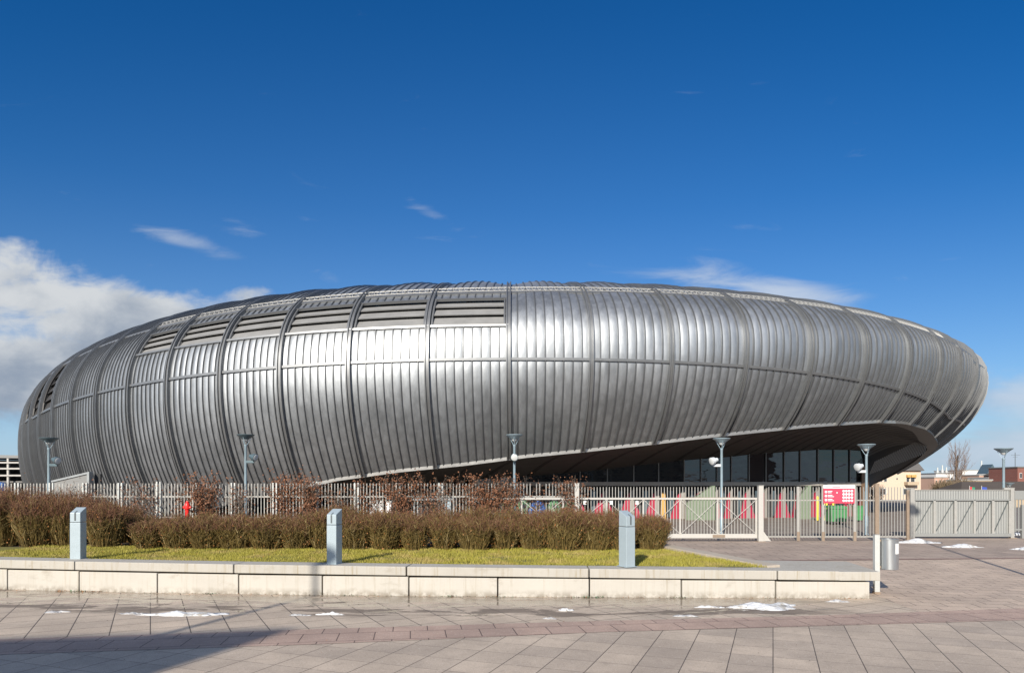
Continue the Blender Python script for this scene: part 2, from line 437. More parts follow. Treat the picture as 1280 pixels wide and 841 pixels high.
def px(u): return (u - 640) / 100.0
def py(v): return (606 - v) / 100.0
cn = nt.new('ShaderNodeCombineXYZ'); nt.put(cn.inputs[0], U); nt.put(cn.inputs[1], nt.m('MULTIPLY', V, 1.5)); nt.put(cn.inputs[2], y)
N1 = nt.noise(cn.outputs[0], 1.05, 9, .60, .35)
N2 = nt.noise(nt.mapping(cn.outputs[0], loc=(7, 3, 0), scale=(.6, 1.6, 1), rot=(0, 0, R(-12))), 1.3, 7, .6, .6)
cum = total([blob(px(-40), py(355), 1.1, .62, 1.0), blob(px(120), py(392), 1.25, .42, 1.0, -14), blob(px(220), py(405), .9, .40, .9, -10), blob(px(-60), py(500), 2.4, .55, 1.0), blob(px(60), py(455), 1.6, .36, .8),
             blob(px(320), py(372), .42, .17, .95), blob(px(-500), py(420), 3.5, 1.2, .9)])
horiz = total([blob(px(1330), py(505), 1.5, .30, .75, -6), blob(px(1300), py(565), 2.0, .30, .95), blob(px(1700), py(470), 3.0, 1.0, .8)])
thin = total([blob(px(235), py(302), .75, .13, .62, -16), blob(px(305), py(290), .38, .14, .52, -14), blob(px(185), py(333), .22, .10, .45), blob(px(530), py(262), .52, .10, .42, -28),
              blob(px(930), py(355), 1.35, .26, .85, -8), blob(px(1000), py(372), .8, .20, .55, 0), blob(px(410), py(345), .3, .09, .45, -15), blob(px(90), py(242), .3, .1, .3, -15)])
NM = nt.m('ADD', nt.m('MULTIPLY', N1, .72), nt.m('MULTIPLY', N2, .28))
dc = nt.m('MULTIPLY', nt.sstep(nt.m('ADD', cum, nt.m('MULTIPLY', nt.m('SUBTRACT', NM, .5), 2.7)), .46, 1.15), nt.sstep(cum, .08, .30))
dh = nt.m('MULTIPLY', nt.sstep(nt.m('ADD', horiz, nt.m('MULTIPLY', nt.m('SUBTRACT', N2, .5), 1.0)), .18, .95), .80)
dt = nt.m('MULTIPLY', nt.sstep(nt.m('ADD', thin, nt.m('MULTIPLY', nt.m('SUBTRACT', N2, .5), 1.7)), .25, 1.25), .78)
fwd = nt.sstep(y, .02, .12)
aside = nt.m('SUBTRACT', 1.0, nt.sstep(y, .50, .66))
added_veil = nt.m('MULTIPLY', nt.m('MULTIPLY', nt.sstep(z, .05, .32), nt.sstep(z, .97, .50)), nt.sstep(nt.noise(nt.mapping(d, scale=(1, 1, 1.8)), 1.6, 7, .62, .4), .28, .66))  # bright thin cloud added in the unseen sky to lighten the shell's reflections
back = nt.m('MULTIPLY', nt.m('SUBTRACT', 1.0, fwd), nt.sstep(nt.m('SUBTRACT', nt.noise(nt.mapping(d, scale=(1, 1, 2.4)), 2.0, 7, .6), nt.m('MULTIPLY', z, .12)), .50, .66))
dens = nt.m('ADD', nt.m('MULTIPLY', nt.m('MAXIMUM', dc, nt.m('MAXIMUM', dh, dt)), fwd), nt.m('MAXIMUM', nt.m('MULTIPLY', back, .5), nt.m('MULTIPLY', nt.m('MULTIPLY', added_veil, .85), aside)), clamp=True)
# bodies of the heap clouds: bright tops, bluish grey bases
shade = nt.sstep(nt.m('ADD', nt.m('MULTIPLY', nt.m('SUBTRACT', nt.noise(nt.mapping(cn.outputs[0], loc=(0, -.22, 0)), .95, 6, .55, .2), .5), 1.6), nt.m('MULTIPLY', V, .26)), .02, .80)
cc = nt.mix(shade, (2.5, 3.05, 3.9), (5.7, 5.95, 6.2))
cc = nt.mix(nt.m('MULTIPLY', nt.m('MAXIMUM', dh, dt), fwd), cc, (5.2, 5.9, 6.9))
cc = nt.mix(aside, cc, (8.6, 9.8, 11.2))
hz = nt.m('POWER', 2.718, nt.m('MULTIPLY', nt.m('MAXIMUM', V, 0.0), -.62))
skyc = nt.mix(nt.m('MULTIPLY', hz, .85), nt.mix(1, hs.outputs[0], (.80, .90, 1.0), 'MULTIPLY'), (3.6, 5.1, 7.2))
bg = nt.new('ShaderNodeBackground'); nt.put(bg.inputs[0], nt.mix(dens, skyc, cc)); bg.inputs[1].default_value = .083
out = nt.new('ShaderNodeOutputWorld'); nt.l.new(bg.outputs[0], out.inputs[0])

sd = bpy.data.lights.new('sun', 'SUN'); sd.energy = 4.8; sd.angle = R(.53); sd.color = (1.0, .93, .82)
so = bpy.data.objects.new('sun', sd); COL.objects.link(so)
ce = math.cos(R(SUN_EL))
so.rotation_euler = Vector((ce * math.sin(R(SUN_AZ)), ce * math.cos(R(SUN_AZ)), -math.sin(R(SUN_EL)))).to_track_quat('-Z', 'Y').to_euler()

cam = bpy.data.cameras.new('camera'); co = bpy.data.objects.new('camera', cam); COL.objects.link(co)
cam.sensor_fit = 'HORIZONTAL'; cam.sensor_width = 36; cam.lens = F / 1280 * 36
cam.shift_y = (HYP - 420.5) / 1280; cam.clip_start = .1; cam.clip_end = 6000
co.location = (0, 0, H); co.rotation_euler = (R(90), 0, 0)
scene.camera = co
vs_ = scene.view_settings
vs_.view_transform = 'Standard'; vs_.look = 'None'; vs_.exposure = 0.46; vs_.gamma = 1.0
scene.render.engine = 'CYCLES'
scene.cycles.max_bounces = 8; scene.cycles.use_denoising = True

exec_parts = []
# ------------------------------------------------------------------ ground and paving
def sheet(name, pts, mat, z):
    o = mesh_obj(name, [(p[0], p[1], z) for p in pts], [tuple(range(len(pts)))], mat, fix=False)
    if o.data.polygons[0].normal.z < 0: o.data.flip_normals()
    return struct(o)


sheet('ground', [(-2500, -600), (2500, -600), (2500, 3500), (-2500, 3500)], M['ground'], 0)
band_lo = [gnd(-700, 846), gnd(0, 818), gnd(400, 805), gnd(750, 790), gnd(1000, 783), gnd(1280, 775), gnd(2200, 740)]
sheet('added_road', [(-300, -60), (300, -60), (300, -4.2), (-300, -4.2)], M['asphalt'], .004)  # unseen asphalt added behind the camera so the shell mirrors darker ground
band_hi = [gnd(-700, 827), gnd(0, 799), gnd(400, 786), gnd(750, 776), gnd(1000, 770), gnd(1280, 760), gnd(2200, 729)]
sheet('pavement_front', band_lo + [Vector((60, -4, 0)), Vector((-60, -4, 0))], M['slab_front'], .004)
sheet('pavement_band', band_lo + band_hi[::-1], M['slab_band'], .008)
split_a, split_b = gnd(1092, 745), gnd(1150, 765)
strip_top = [Vector((-30, 18.5, 0)), Vector((8.35, 18.0, 0)), Vector((8.35, 15.2, 0)), split_b]
sheet('pavement_strip', band_hi[:5] + [split_b] + strip_top[:3][::-1], M['slab_strip'], .004)
edge_l, edge_r = gnd(1000, 702), gnd(1280, 698)
sheet('pavement_plaza', [split_b, Vector((8.35, 15.2, 0)), Vector((8.35, edge_l.y, 0)), Vector((edge_r.x, edge_r.y, 0)), Vector((45, edge_r.y + .7, 0)), band_hi[-1], band_hi[5]], M['slab_right'], .006)
sheet('forecourt', [Vector((-60, 20, 0)), Vector((5, 19.5, 0)), Vector((8.35, edge_l.y, 0)), edge_r, Vector((45, edge_r.y + .7, 0)), Vector((60, 33.2, 0)), Vector((-60, 33.2, 0))], M['slab_court'], .003)
sheet('arena_yard', [(-60, 33.2), (60, 33.2), (80, 60), (60, 72), (-60, 60)], M['slab_yard'], .003)
sheet('edging_strip', [Vector((5, edge_l.y - .02, 0)), edge_r, Vector((45, edge_r.y + .7, 0)), Vector((45, edge_r.y + .92, 0)), edge_r + Vector((0, .22, 0)), Vector((5, edge_l.y + .20, 0))], M['edge_red'], .010)

# ------------------------------------------------------------------ the arena: an egg-shaped zinc shell on ribs
# plan = superellipse of half-length aL / aR and half-depth hb about (0, cy); section = bulge at height zb, tucked under below it, domed above
cy, hb, aL, aR, pp = 77.2607, 44.4854, 40.2664, 38.8578, 2.6151
zbL, zbR, kL, kR, xc, ww = 1.5858, 8.9206, 41.6836, 16.929, -25.7262, 14.035
zt0, ztc, qu, qv, ztl = 15.5181, 1.6598, 2.6325, 3.0695, -2.4176
fL, fR = -1.1116, -2.4052
SC = 1.27                                    # metres per shell unit


def sg(x): return 1 / (1 + np.exp(-np.clip(x, -60, 60)))
def semi(X): return aL * (1 - sg(X / 3)) + aR * sg(X / 3)
def prof(X):
    s = sg((X - xc) / ww)
    return zbL * (1 - s) + zbR * s, kL * (1 - s) + kR * s, zt0 - ztc * 1e-3 * X * X + ztl * 1e-2 * X
def rho(X, Y): return (np.abs(X / semi(X)) ** pp + np.abs((Y - cy) / hb) ** pp) ** (1 / pp)
def zup(X, Y):
    zb, k, zt = prof(X)
    return zb + (zt - zb) * np.clip(1 - np.clip(rho(X, Y), 0, 1) ** qv, 0, 1) ** (1 / qu)
def zlo(X, Y):
    zb, k, zt = prof(X)
    return zb - k * np.sqrt(np.clip(1 - rho(X, Y), 0, 1))
def fan(X): return fL * (1 - sg(X / 3)) + fR * sg(X / 3)
def toworld(P): return np.stack([P[..., 0] * SC, P[..., 1] * SC, H + (P[..., 2] - 1.7) * SC], -1)


_cache = {}
def line(Xu):
    """Dense section of the shell in the (slightly fanned) rib plane Xu: rising from the foot over the bulge to the roof."""
    key = round(float(Xu), 4)
    if key in _cache: return _cache[key]
    f = fan(np.array(key)); piv = 33 - 100 / f
    Ys = np.linspace(24, min(piv - .4, 100), 4000); r = rho(key * (1 + f * (Ys - 33) / 100), Ys)
    i = int(np.argmax(r <= 1)); t = (r[i - 1] - 1) / (r[i - 1] - r[i]); Yb = Ys[i - 1] + t * (Ys[i] - Ys[i - 1])
    s = np.linspace(0, 1, 220) ** 2
    Yu = Yb + 1e-4 + (min(Yb + 26, piv - 3) - Yb) * s; Xu_ = key * (1 + f * (Yu - 33) / 100)
    Zu = zup(Xu_, Yu); j = int(np.argmax(Zu)); Yu, Xu_, Zu = Yu[:j + 1], Xu_[:j + 1], Zu[:j + 1]
    Yl = Yb + 1e-4 + (min(Yb + 16, piv - 1) - Yb) * s; Xl = key * (1 + f * (Yl - 33) / 100); Zl = zlo(Xl, Yl)
    ok = Zl > -1.2; bad = np.where(~ok)[0]
    if len(bad): Xl, Yl, Zl = Xl[:bad[0]], Yl[:bad[0]], Zl[:bad[0]]
    Xa = np.concatenate([Xl[::-1], Xu_]); Ya = np.concatenate([Yl[::-1], Yu]); Za = np.concatenate([Zl[::-1], Zu])
    keep = np.concatenate([[True], np.diff(np.maximum.accumulate(Za)) > 1e-9])
    Xa, Ya, Za = Xa[keep], Ya[keep], Za[keep]
    S = np.concatenate([[0], np.cumsum(np.sqrt(np.diff(Xa) ** 2 + np.diff(Ya) ** 2 + np.diff(Za) ** 2))])
    _cache[key] = (Xa, Ya, Za, S)
    return _cache[key]


def curve(Xu, z0, z1, n):
    Xa, Ya, Za, S = line(Xu)
    s = np.linspace(np.interp(z0, Za, S), np.interp(z1, Za, S), n)
    return np.stack([np.interp(s, S, Xa), np.interp(s, S, Ya), np.interp(s, S, Za)], -1)


def Xat(Xu): return Xu * (1 + fan(np.array(float(Xu))) * 2.5 / 100) if abs(Xu) < 34 else math.copysign(34, Xu)
def z_s1(Xu):
    X = Xat(Xu) if abs(Xu) < 32 else math.copysign(min(abs(Xu), 34) * .93, Xu)
    return 7.765 + .00356 * X - .00201 * X * X
def z_s2(Xu): return 9.40 + .00356 * Xat(Xu) - .00201 * Xat(Xu) ** 2
def z_s3(Xu): return 11.04 - .0031 * Xat(Xu) ** 2
def z_s4(Xu): X = Xat(Xu); return 11.48 - (.0030 if X < 0 else .0021) * X * X
def z_s5(Xu): X = Xat(Xu); return 11.92 - (.0042 if X < 0 else .0024) * X * X
RIM = [(-24, -.6), (-19, 0.0), (-10.41, 1.83), (-9.45, 2.03), (-5.97, 2.49), (-2.58, 2.82), (.73, 3.23), (4.18, 3.55), (7.91, 3.94), (10.6, 4.25), (13.38, 4.53),
       (17.5, 4.92), (20.24, 5.1), (23.14, 5.29), (26.26, 5.33), (30.56, 5.17), (36.8, 4.74), (44.6, 4.4), (52, 3.5), (60, 2.2), (68, .9), (76, -.4), (90, -.6)]
def z_rim(Xu): return float(np.interp(Xu, [r[0] for r in RIM], [r[1] for r in RIM]))
def z_top(Xu): return float(line(Xu)[2][-1]) * .9995

RX = [-70, -58, -50, -44.5, -41, -38.5, -36.4, -34.4, -32.3, -30.244, -28.092, -25.783, -23.319, -20.702, -17.942, -14.706, -11.441, -7.934, -4.098, -.176, 3.815,
      7.747, 11.657, 15.509, 19.386, 23.329, 27.303, 30.9, 35.5, 41, 48, 57, 70, 95]
K0 = RX.index(-.176)                         # rib at the right jamb of the last louvred bay

arena = thing('arena_hall', 'huge egg shaped arena clad in ribbed zinc, raised over its glass entrance', 'arena', (0, 47, 0))


def child(o):
    o.parent = arena; o.matrix_parent_inverse = Matrix.Translation((0, -47, 0))
    return o


CEN = np.array([0, cy, 6.0])
def grid(us, lo, hi, nz):
    P = np.stack([curve(u, lo(u), hi(u), nz) for u in us])                    # (nu, nz, 3)
    Pw = toworld(P)
    # tangents by finite differences on the true surface
    dz = np.gradient(Pw, axis=1); du = np.zeros_like(Pw)
    du[1:-1] = Pw[2:] - Pw[:-2]; du[0] = Pw[1] - Pw[0]; du[-1] = Pw[-1] - Pw[-2]
    N = np.cross(du, dz); N /= np.linalg.norm(N, axis=-1, keepdims=True) + 1e-12
    C = toworld(CEN[None])[0]
    sgn = np.sign(((Pw - C) * N).sum(-1, keepdims=True)); sgn[sgn == 0] = 1
    return Pw, N * sgn


def grid_faces(nu, nz, flip=False):
    f = []
    for i in range(nu - 1):
        for j in range(nz - 1):
            q = (i * nz + j, (i + 1) * nz + j, (i + 1) * nz + j + 1, i * nz + j + 1)
            f.append(q[::-1] if flip else q)
    return f


def pans(b, n, lo, hi, nz, pillow=0.0, ridge=.09, crown=.022, endpillow=0.0):
    """One bay of standing-seam pans between rib b and b+1, from height lo(u) to hi(u)."""
    u0, u1 = RX[b], RX[b + 1]
    fr = []; off = []
    base = [(0, ridge), (.045, ridge), (.065, 0), (.25, crown * .75), (.5, crown), (.75, crown * .75), (.935, 0), (.955, ridge)]
    jit = [random.uniform(.4, 1.5) for _ in range(n)]
    for k in range(n):
        for t, h in base:
            fr.append((k + t) / n); off.append(h if h in (0, ridge) else h * jit[k])
    fr.append(1.0); off.append(ridge)
    fr = np.array(fr); off = np.array(off)
    us = u0 + (u1 - u0) * fr
    Pw, N = grid(us, lo, hi, nz)
    v = np.linspace(0, 1, nz)
    bul = pillow * np.sin(np.pi * fr)[:, None] * (np.minimum(1, v * 4) if pillow > .3 else np.sin(np.pi * v * .5))[None] if pillow else 0
    ends = np.minimum(1, np.minimum(v, 1 - v) / .035 * .5 + .35)[None]
    o = np.where(np.isclose(off, ridge)[:, None], ridge, off[:, None] * ends) + bul
    Pw = Pw + N * o[..., None]
    nu = len(us)
    mi = [1 if (i % 8 in (0, 1, 6, 7)) else 0 for i in range(nu - 1) for j in range(nz - 1)]
    return child(mesh_obj('cladding_panel', Pw.reshape(-1, 3), grid_faces(nu, nz), [M['zinc'], M['seam']], None, mi, True, 0, 28, True))


def sweep_u(name, us, zf, prof_, mat, width_up=1.0):
    """Profile [(along-surface, outward)] swept along the shell at height zf(u)."""
    Pw, N = grid(us, lambda u: zf(u) - .06, lambda u: zf(u) + .06, 3)
    P, n = Pw[:, 1], N[:, 1]
    t = Pw[:, 2] - Pw[:, 0]; t /= np.linalg.norm(t, axis=-1, keepdims=True)
    k = len(prof_)
    V_ = np.stack([P + t * a + n * b_ for a, b_ in prof_], 1)
    f = [(i * k + j, i * k + (j + 1) % k, (i + 1) * k + (j + 1) % k, (i + 1) * k + j) for i in range(len(us) - 1) for j in range(k)]
    return child(mesh_obj(name, V_.reshape(-1, 3), f, mat, None, None, True, 0, 30, True))


def rib(Xu):
    z0, z1 = max(z_rim(Xu), -.5), z_top(Xu); du = .05
    Pw, N = grid([Xu - du, Xu, Xu + du], lambda u: z0, lambda u: min(z1, z_top(u)), 70)
    P, n = Pw[1], N[1]
    t = np.gradient(P, axis=0); t /= np.linalg.norm(t, axis=-1, keepdims=True) + 1e-12
    s = np.cross(t, n); s /= np.linalg.norm(s, axis=-1, keepdims=True) + 1e-12
    pr = [(-.145, -.25), (-.145, .27), (-.08, .27), (-.08, .17), (.08, .17), (.08, .27), (.145, .27), (.145, -.25)]
    k = len(pr); V_ = np.stack([P + s * a + n * b_ for a, b_ in pr], 1)
    f = [(i * k + j, i * k + (j + 1) % k, (i + 1) * k + (j + 1) % k, (i + 1) * k + j) for i in range(69) for j in range(k)]
    f += [tuple(range(k)), tuple(69 * k + j for j in range(k))[::-1]]
    return child(mesh_obj('rib', V_.reshape(-1, 3), f, M['rib'], None, None, True, 0, 30, True))


def louver(b, lo, hi, nb):
    """Open bay with big tilted blades before a dark void."""
    us = np.linspace(RX[b], RX[b + 1], 9)
    Pw, N = grid(us, lo, hi, 2 + nb * 12)
    nz = Pw.shape[1]
    # void behind
    back = Pw - N * 1.0
    vs = np.concatenate([Pw[[0, -1]].reshape(-1, 3), back.reshape(-1, 3)]); o = 2 * nz
    f = [(o + a, o + b_, o + c, o + d_) for a, b_, c, d_ in grid_faces(len(us), nz)]
    f += [(j, j + 1, o + j + 1, o + j) for j in range(nz - 1)]
    e = o + (len(us) - 1) * nz
    f += [(nz + j, e + j, e + j + 1, nz + j + 1) for j in range(nz - 1)]
    lv = child(mesh_obj('louver_bay', vs, f, M['dark'], None, None, False, 0, 0, True))
    lv.name = 'louver_bay'
    for k in range(nb):
        j0, jm, j1 = 1 + k * 12, 1 + k * 12 + 5, 1 + k * 12 + 11
        rows = [(j0, .0), (jm, -.07), (j1, -.17), (j1, -.25), (jm, -.15), (j0, -.08)]
        V_ = np.stack([Pw[:, j] + N[:, j] * h for j, h in rows], 1); V_ = V_[0:]
        kk = len(rows); nu = len(us)
        f = [(i * kk + q, i * kk + (q + 1) % kk, (i + 1) * kk + (q + 1) % kk, (i + 1) * kk + q) for i in range(nu - 1) for q in range(kk)]
        bl = mesh_obj('louver_blade', V_.reshape(-1, 3), f, M['louver'] if nb < 5 else M['soffit'], None, None, True, 0, 30, True)
        bl.parent = lv
    for ed, inward in ((0, 1), (len(us) - 1, -1)):
        fr_ = MB()
        for j in range(nz - 1):
            pa, pb = Pw[ed, j] + N[ed, j] * .02, Pw[ed, j + 1] + N[ed, j + 1] * .02
            dirv = (Pw[ed + inward, j] - Pw[ed, j]); dirv /= np.linalg.norm(dirv)
            fr_.bar(Vector(pa + dirv * .24), Vector(pb + dirv * .24), .10, .12)
        fo = fr_.build('louver_frame', M['rib'] if nb < 5 else M['soffit']); fo.parent = lv
    return lv


nb = len(RX) - 1
for b in range(nb):
    u0, u1 = RX[b], RX[b + 1]
    mid = .5 * (u0 + u1)
    n = 9 if abs(mid) < 26 else (8 if -34 < mid < 36 else 6)
    far = mid < -46 or mid > 56
    if far: n = 6
    lou = K0 - 6 <= b < K0
    lou_l = RX.index(-34.4) <= b <= RX.index(-30.244)
    if u1 > -24 or True:
        pans(b, n, lambda u: max(z_rim(u), -.55), lambda u: z_s1(u) - .04, 34)
    if lou:
        pans(b, n, lambda u: z_s1(u) + .04, lambda u: z_s2(u) - .03, 12)
        louver(b, lambda u: z_s2(u) + .04, lambda u: z_s3(u) - .02, 3)
        pans(b, n, lambda u: z_s3(u) + .03, lambda u: z_s4(u), 6)
    elif lou_l:
        louver(b, lambda u: z_s1(u) + .06, lambda u: z_s4(u) - .02, 6)
    elif z_top(u0) > z_s4(u0) + .2 and z_top(u1) > z_s4(u1) + .2:
        pans(b, n, lambda u: z_s1(u) + .04, lambda u: z_s4(u) - .02, 26, pillow=.14 if b >= K0 else .06, crown=.018)
    else:
        pans(b, n, lambda u: z_s1(u) + .04, lambda u: z_top(u), 26)
        continue
    pans(b, n, lambda u: z_s4(u) + .02, lambda u: z_top(u), 24, pillow=.36)
for Xu in RX: rib(Xu)

us_all = np.linspace(-70, 95, 260)
band = [(-.08, -.05), (-.08, .13), (.08, .13), (.08, -.05)]
sweep_u('seam_band', us_all, z_s1, band, M['rib'])
us_l = np.linspace(RX[K0 - 6], RX[K0], 60)
sweep_u('sill_band', us_l, z_s2, [(-.07, -.05), (-.07, .14), (.05, .17), (.05, -.05)], M['rib'])
sweep_u('head_band', us_l, z_s3, [(-.05, -.05), (-.05, .12), (.05, .12), (.05, -.05)], M['rib'])
us_t = np.linspace(-34, 40, 160)
sweep_u('gutter', us_t, z_s4, [(-.10, -.05), (-.10, .12), (.10, .16), (.10, -.05)], M['rib'])

# galvanised zigzag snow rail just above the gutter
Pw, N = grid(np.linspace(-21, 29, 330), lambda u: z_s4(u) + .10, lambda u: z_s4(u) + .36, 3)
mb = MB()
A, B_ = Pw[:, 0] + N[:, 0] * .16, Pw[:, 2] + N[:, 2] * .20
for i in range(0, 328):
    mb.bar(A[i], A[i + 1], .025); mb.bar(B_[i], B_[i + 1], .035)
    if i % 2 == 0: mb.bar(A[i], B_[i + 1], .04)
    else: mb.bar(B_[i], A[i + 1], .04)
    if i % 10 == 0: mb.bar(Pw[i, 0], A[i], .06); mb.bar(Pw[i, 2], B_[i], .06)
child(mb.build('snow_rail', M['white_rail'], fix=False))

# inner hull: roof crown, rear and lining behind the cladding
def hull():
    vs, fs = [], []
    na = 120
    def ring(r, up, inset):
        out_ = []
        for k in range(na):
            a = 2 * math.pi * k / na; c_, s_ = math.cos(a), math.sin(a)
            X = math.copysign(abs(c_) ** (2 / pp), c_) * r; Yp = math.copysign(abs(s_) ** (2 / pp), s_) * r * hb
            X *= aR if X > 0 else aL
            X_, Y_ = np.array(X), np.array(cy - Yp)
            zz_ = float((zup if up else zlo)(X_, Y_)) - (inset if up else 0)
            out_.append((X * .972, cy - Yp * .972, max(zz_, -.6)))
        return out_
    rs = [(1.0, True), (.97, True), (.93, True), (.88, True), (.82, True), (.74, True), (.62, True), (.48, True), (.3, True), (.1, True)]
    for r, up in rs:
        t = toworld(np.array(ring(r, up, .95))); vs += [tuple(p) for p in t]
    for i in range(len(rs) - 1):
        for k in range(na): fs.append((i * na + k, i * na + (k + 1) % na, (i + 1) * na + (k + 1) % na, (i + 1) * na + k))
    fs.append(tuple((len(rs) - 1) * na + k for k in range(na)))
    o = len(vs); ls = [1.0, .98, .94, .88, .8, .7]
    for r in ls:
        t = toworld(np.array(ring(r, False, 0))); vs += [tuple(p) for p in t]
    for i in range(len(ls) - 1):
        for k in range(na):
            a = 2 * math.pi * (k + .5) / na
            if math.sin(a) < -.05: fs.append((o + i * na + k, o + i * na + (k + 1) % na, o + (i + 1) * na + (k + 1) % na, o + (i + 1) * na + k))
    return child(mesh_obj('roof', vs, fs, M['rib'], None, None, True, 0, 40, True))
hull()

# rim of the mouth: bright drip edge, then the broad band that turns round the right end
def rimp(Xu, off=0.0):
    return toworld(curve(Xu, z_rim(Xu), z_rim(Xu) + .01, 2)[0][None])[0]
us_r = np.concatenate([np.linspace(-11.5, 34, 150), np.linspace(34.4, 78, 120)])
RP = np.array([rimp(u) for u in us_r])
INNER = [(-24, 300, 640, 49), (-19, 330, 625, 49.3), (-10.4, 399, 612, 50), (-5.97, 470, 609, 51), (-2.58, 545, 604, 51.5), (.73, 600, 599, 51.6), (4.18, 680, 593.5, 51.6),
         (7.91, 740, 588, 51.6), (13.38, 850, 576, 51.8), (17.5, 910, 571, 52.3), (23.14, 985, 564.5, 53.6), (26.3, 1030, 562, 54.8), (30.56, 1065, 562, 56),
         (36.8, 1081, 563, 56.6), (44.6, 1083, 580, 56.8), (52, 1084, 595, 57), (60, 1085, 612, 57.2), (76, 1085, 640, 57.5), (90, 1085, 650, 57.5)]
def innerp(u):
    a, b_, c = catmull(INNER, np.array([u]))[0]
    return np.array(ray(a, b_, c))
IN = np.array([innerp(u) for u in us_r])
dirs = IN - RP; dirs /= np.linalg.norm(dirs, axis=1, keepdims=True)
wid = np.interp(us_r, [-19, 20, 28, 36, 60, 78], [.16, .22, .6, 1.1, 1.2, .6])[:, None]
mb = MB()
up_ = np.array([0, 0, 1.0])
sec = []
for p, dv, wd in zip(RP, dirs, wid):
    out_ = -dv; out_ = out_ - up_ * out_.dot(up_); out_ /= np.linalg.norm(out_)
    sec.append([p + out_ * .12 + up_ * .06, p + out_ * .10 - up_ * .16, p + dv * wd - up_ * .10, p + dv * wd + up_ * .02])
sec = np.array(sec); k = 4; n_ = len(us_r)
f = [(i * k + j, i * k + (j + 1) % k, (i + 1) * k + (j + 1) % k, (i + 1) * k + j) for i in range(n_ - 1) for j in range(k)]
mi = [0 if j == 0 and us_r[i] < 25 else 1 for i in range(n_ - 1) for j in range(k)]
child(mesh_obj('rim_trim', sec.reshape(-1, 3), f, [M['trim'], M['rimband']], None, mi, True, 0, 30, True))

# soffit between the rim and the head of the glazing, in long panels
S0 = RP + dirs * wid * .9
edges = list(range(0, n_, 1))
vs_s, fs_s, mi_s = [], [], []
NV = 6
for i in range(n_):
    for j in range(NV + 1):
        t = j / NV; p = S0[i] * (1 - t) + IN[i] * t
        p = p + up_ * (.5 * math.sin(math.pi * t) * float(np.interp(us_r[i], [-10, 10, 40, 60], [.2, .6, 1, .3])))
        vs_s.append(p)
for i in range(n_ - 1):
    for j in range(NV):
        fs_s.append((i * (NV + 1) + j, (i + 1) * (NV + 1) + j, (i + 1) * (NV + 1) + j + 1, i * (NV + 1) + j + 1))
        mi_s.append(1 if us_r[i] > 41 else 1 if i % 8 == 0 or (us_r[i] > 18 and i % 4 == 0) else 0)  # right end takes the near-black joint colour: its shade is painted in
child(mesh_obj('soffit', vs_s, fs_s, [M['soffit'], M['soffit_joint_shade']], None, mi_s, False, 0, 0, False))
# raised battens on the soffit joints, and the perforated screen at the turned end
mb = MB()
vs_a = np.array(vs_s).reshape(n_, NV + 1, 3)
for k in range(30):
    t = (k + .5) / 30; Ys_ = 56.6 + 1.2 * t
    lo_ = ray(1086 + 70 * t, 593 - 26 * t, Ys_); hi_ = ray(1093 + 71 * t, 577 - 34.5 * t, Ys_ - .4)
    mb.bar(lo_, hi_, .075, .03, up=(0, 1, 0))
child(mb.build('screen', M['slat'], fix=False))

# glazed entrance front
FY = [(560, 51.4), (600, 51.6), (725, 51.6), (860, 51.8), (934, 52.6), (1022, 54.5), (1083, 57.0)]
def fy(p): return float(np.interp(p, [a for a, _ in FY], [b_ for _, b_ in FY]))
def fpt(p, z): Y = fy(p); return Vector(((p - CXP) / F * Y, Y, z))
def top_z(p):
    tb = [(INNER[i][1], INNER[i][2]) for i in range(4, 14)]
    r = float(np.interp(p, [a for a, _ in tb], [b_ for _, b_ in tb])); Y = fy(p)
    return H - (r - HYP) / F * Y + .12
mull = [592, 625, 658, 692, 725, 759, 792, 823, 855, 876, 896, 914, 936, 957, 980, 1000, 1022, 1042, 1062, 1081]
LINT = 2.56
for a, b_ in zip(mull[:-1], mull[1:]):
    A0, B0 = fpt(a, LINT + .22), fpt(b_, LINT + .22); A1, B1 = fpt(a, max(top_z(a), LINT + .3)), fpt(b_, max(top_z(b_), LINT + .3))
    mb = MB().prism([A0, B0, B1, A1], (0, .05, 0)); child(mb.build('glass_pane', M['glass']))
for p in mull:
    mb = MB().bar(fpt(p, 0) - Vector((0, .06, 0)), fpt(p, max(top_z(p), 2.9)) - Vector((0, .06, 0)), .075, .12); child(mb.build('mullion', M['mullion']))
mb = MB()
for a, b_ in zip(mull[:-1], mull[1:]): mb.bar(fpt(a, LINT + .08) - Vector((0, .10, 0)), fpt(b_, LINT + .08) - Vector((0, .10, 0)), .24, .30)
child(mb.build('lintel', M['lintel']))
mb = MB()
for a, b_ in zip(mull[:-1], mull[1:]): mb.add([fpt(a, 0) + Vector((0, .7, 0)), fpt(b_, 0) + Vector((0, .7, 0)), fpt(b_, LINT) + Vector((0, .7, 0)), fpt(a, LINT) + Vector((0, .7, 0))], [(0, 1, 2, 3)])
child(mb.build('door_recess', M['dark']))
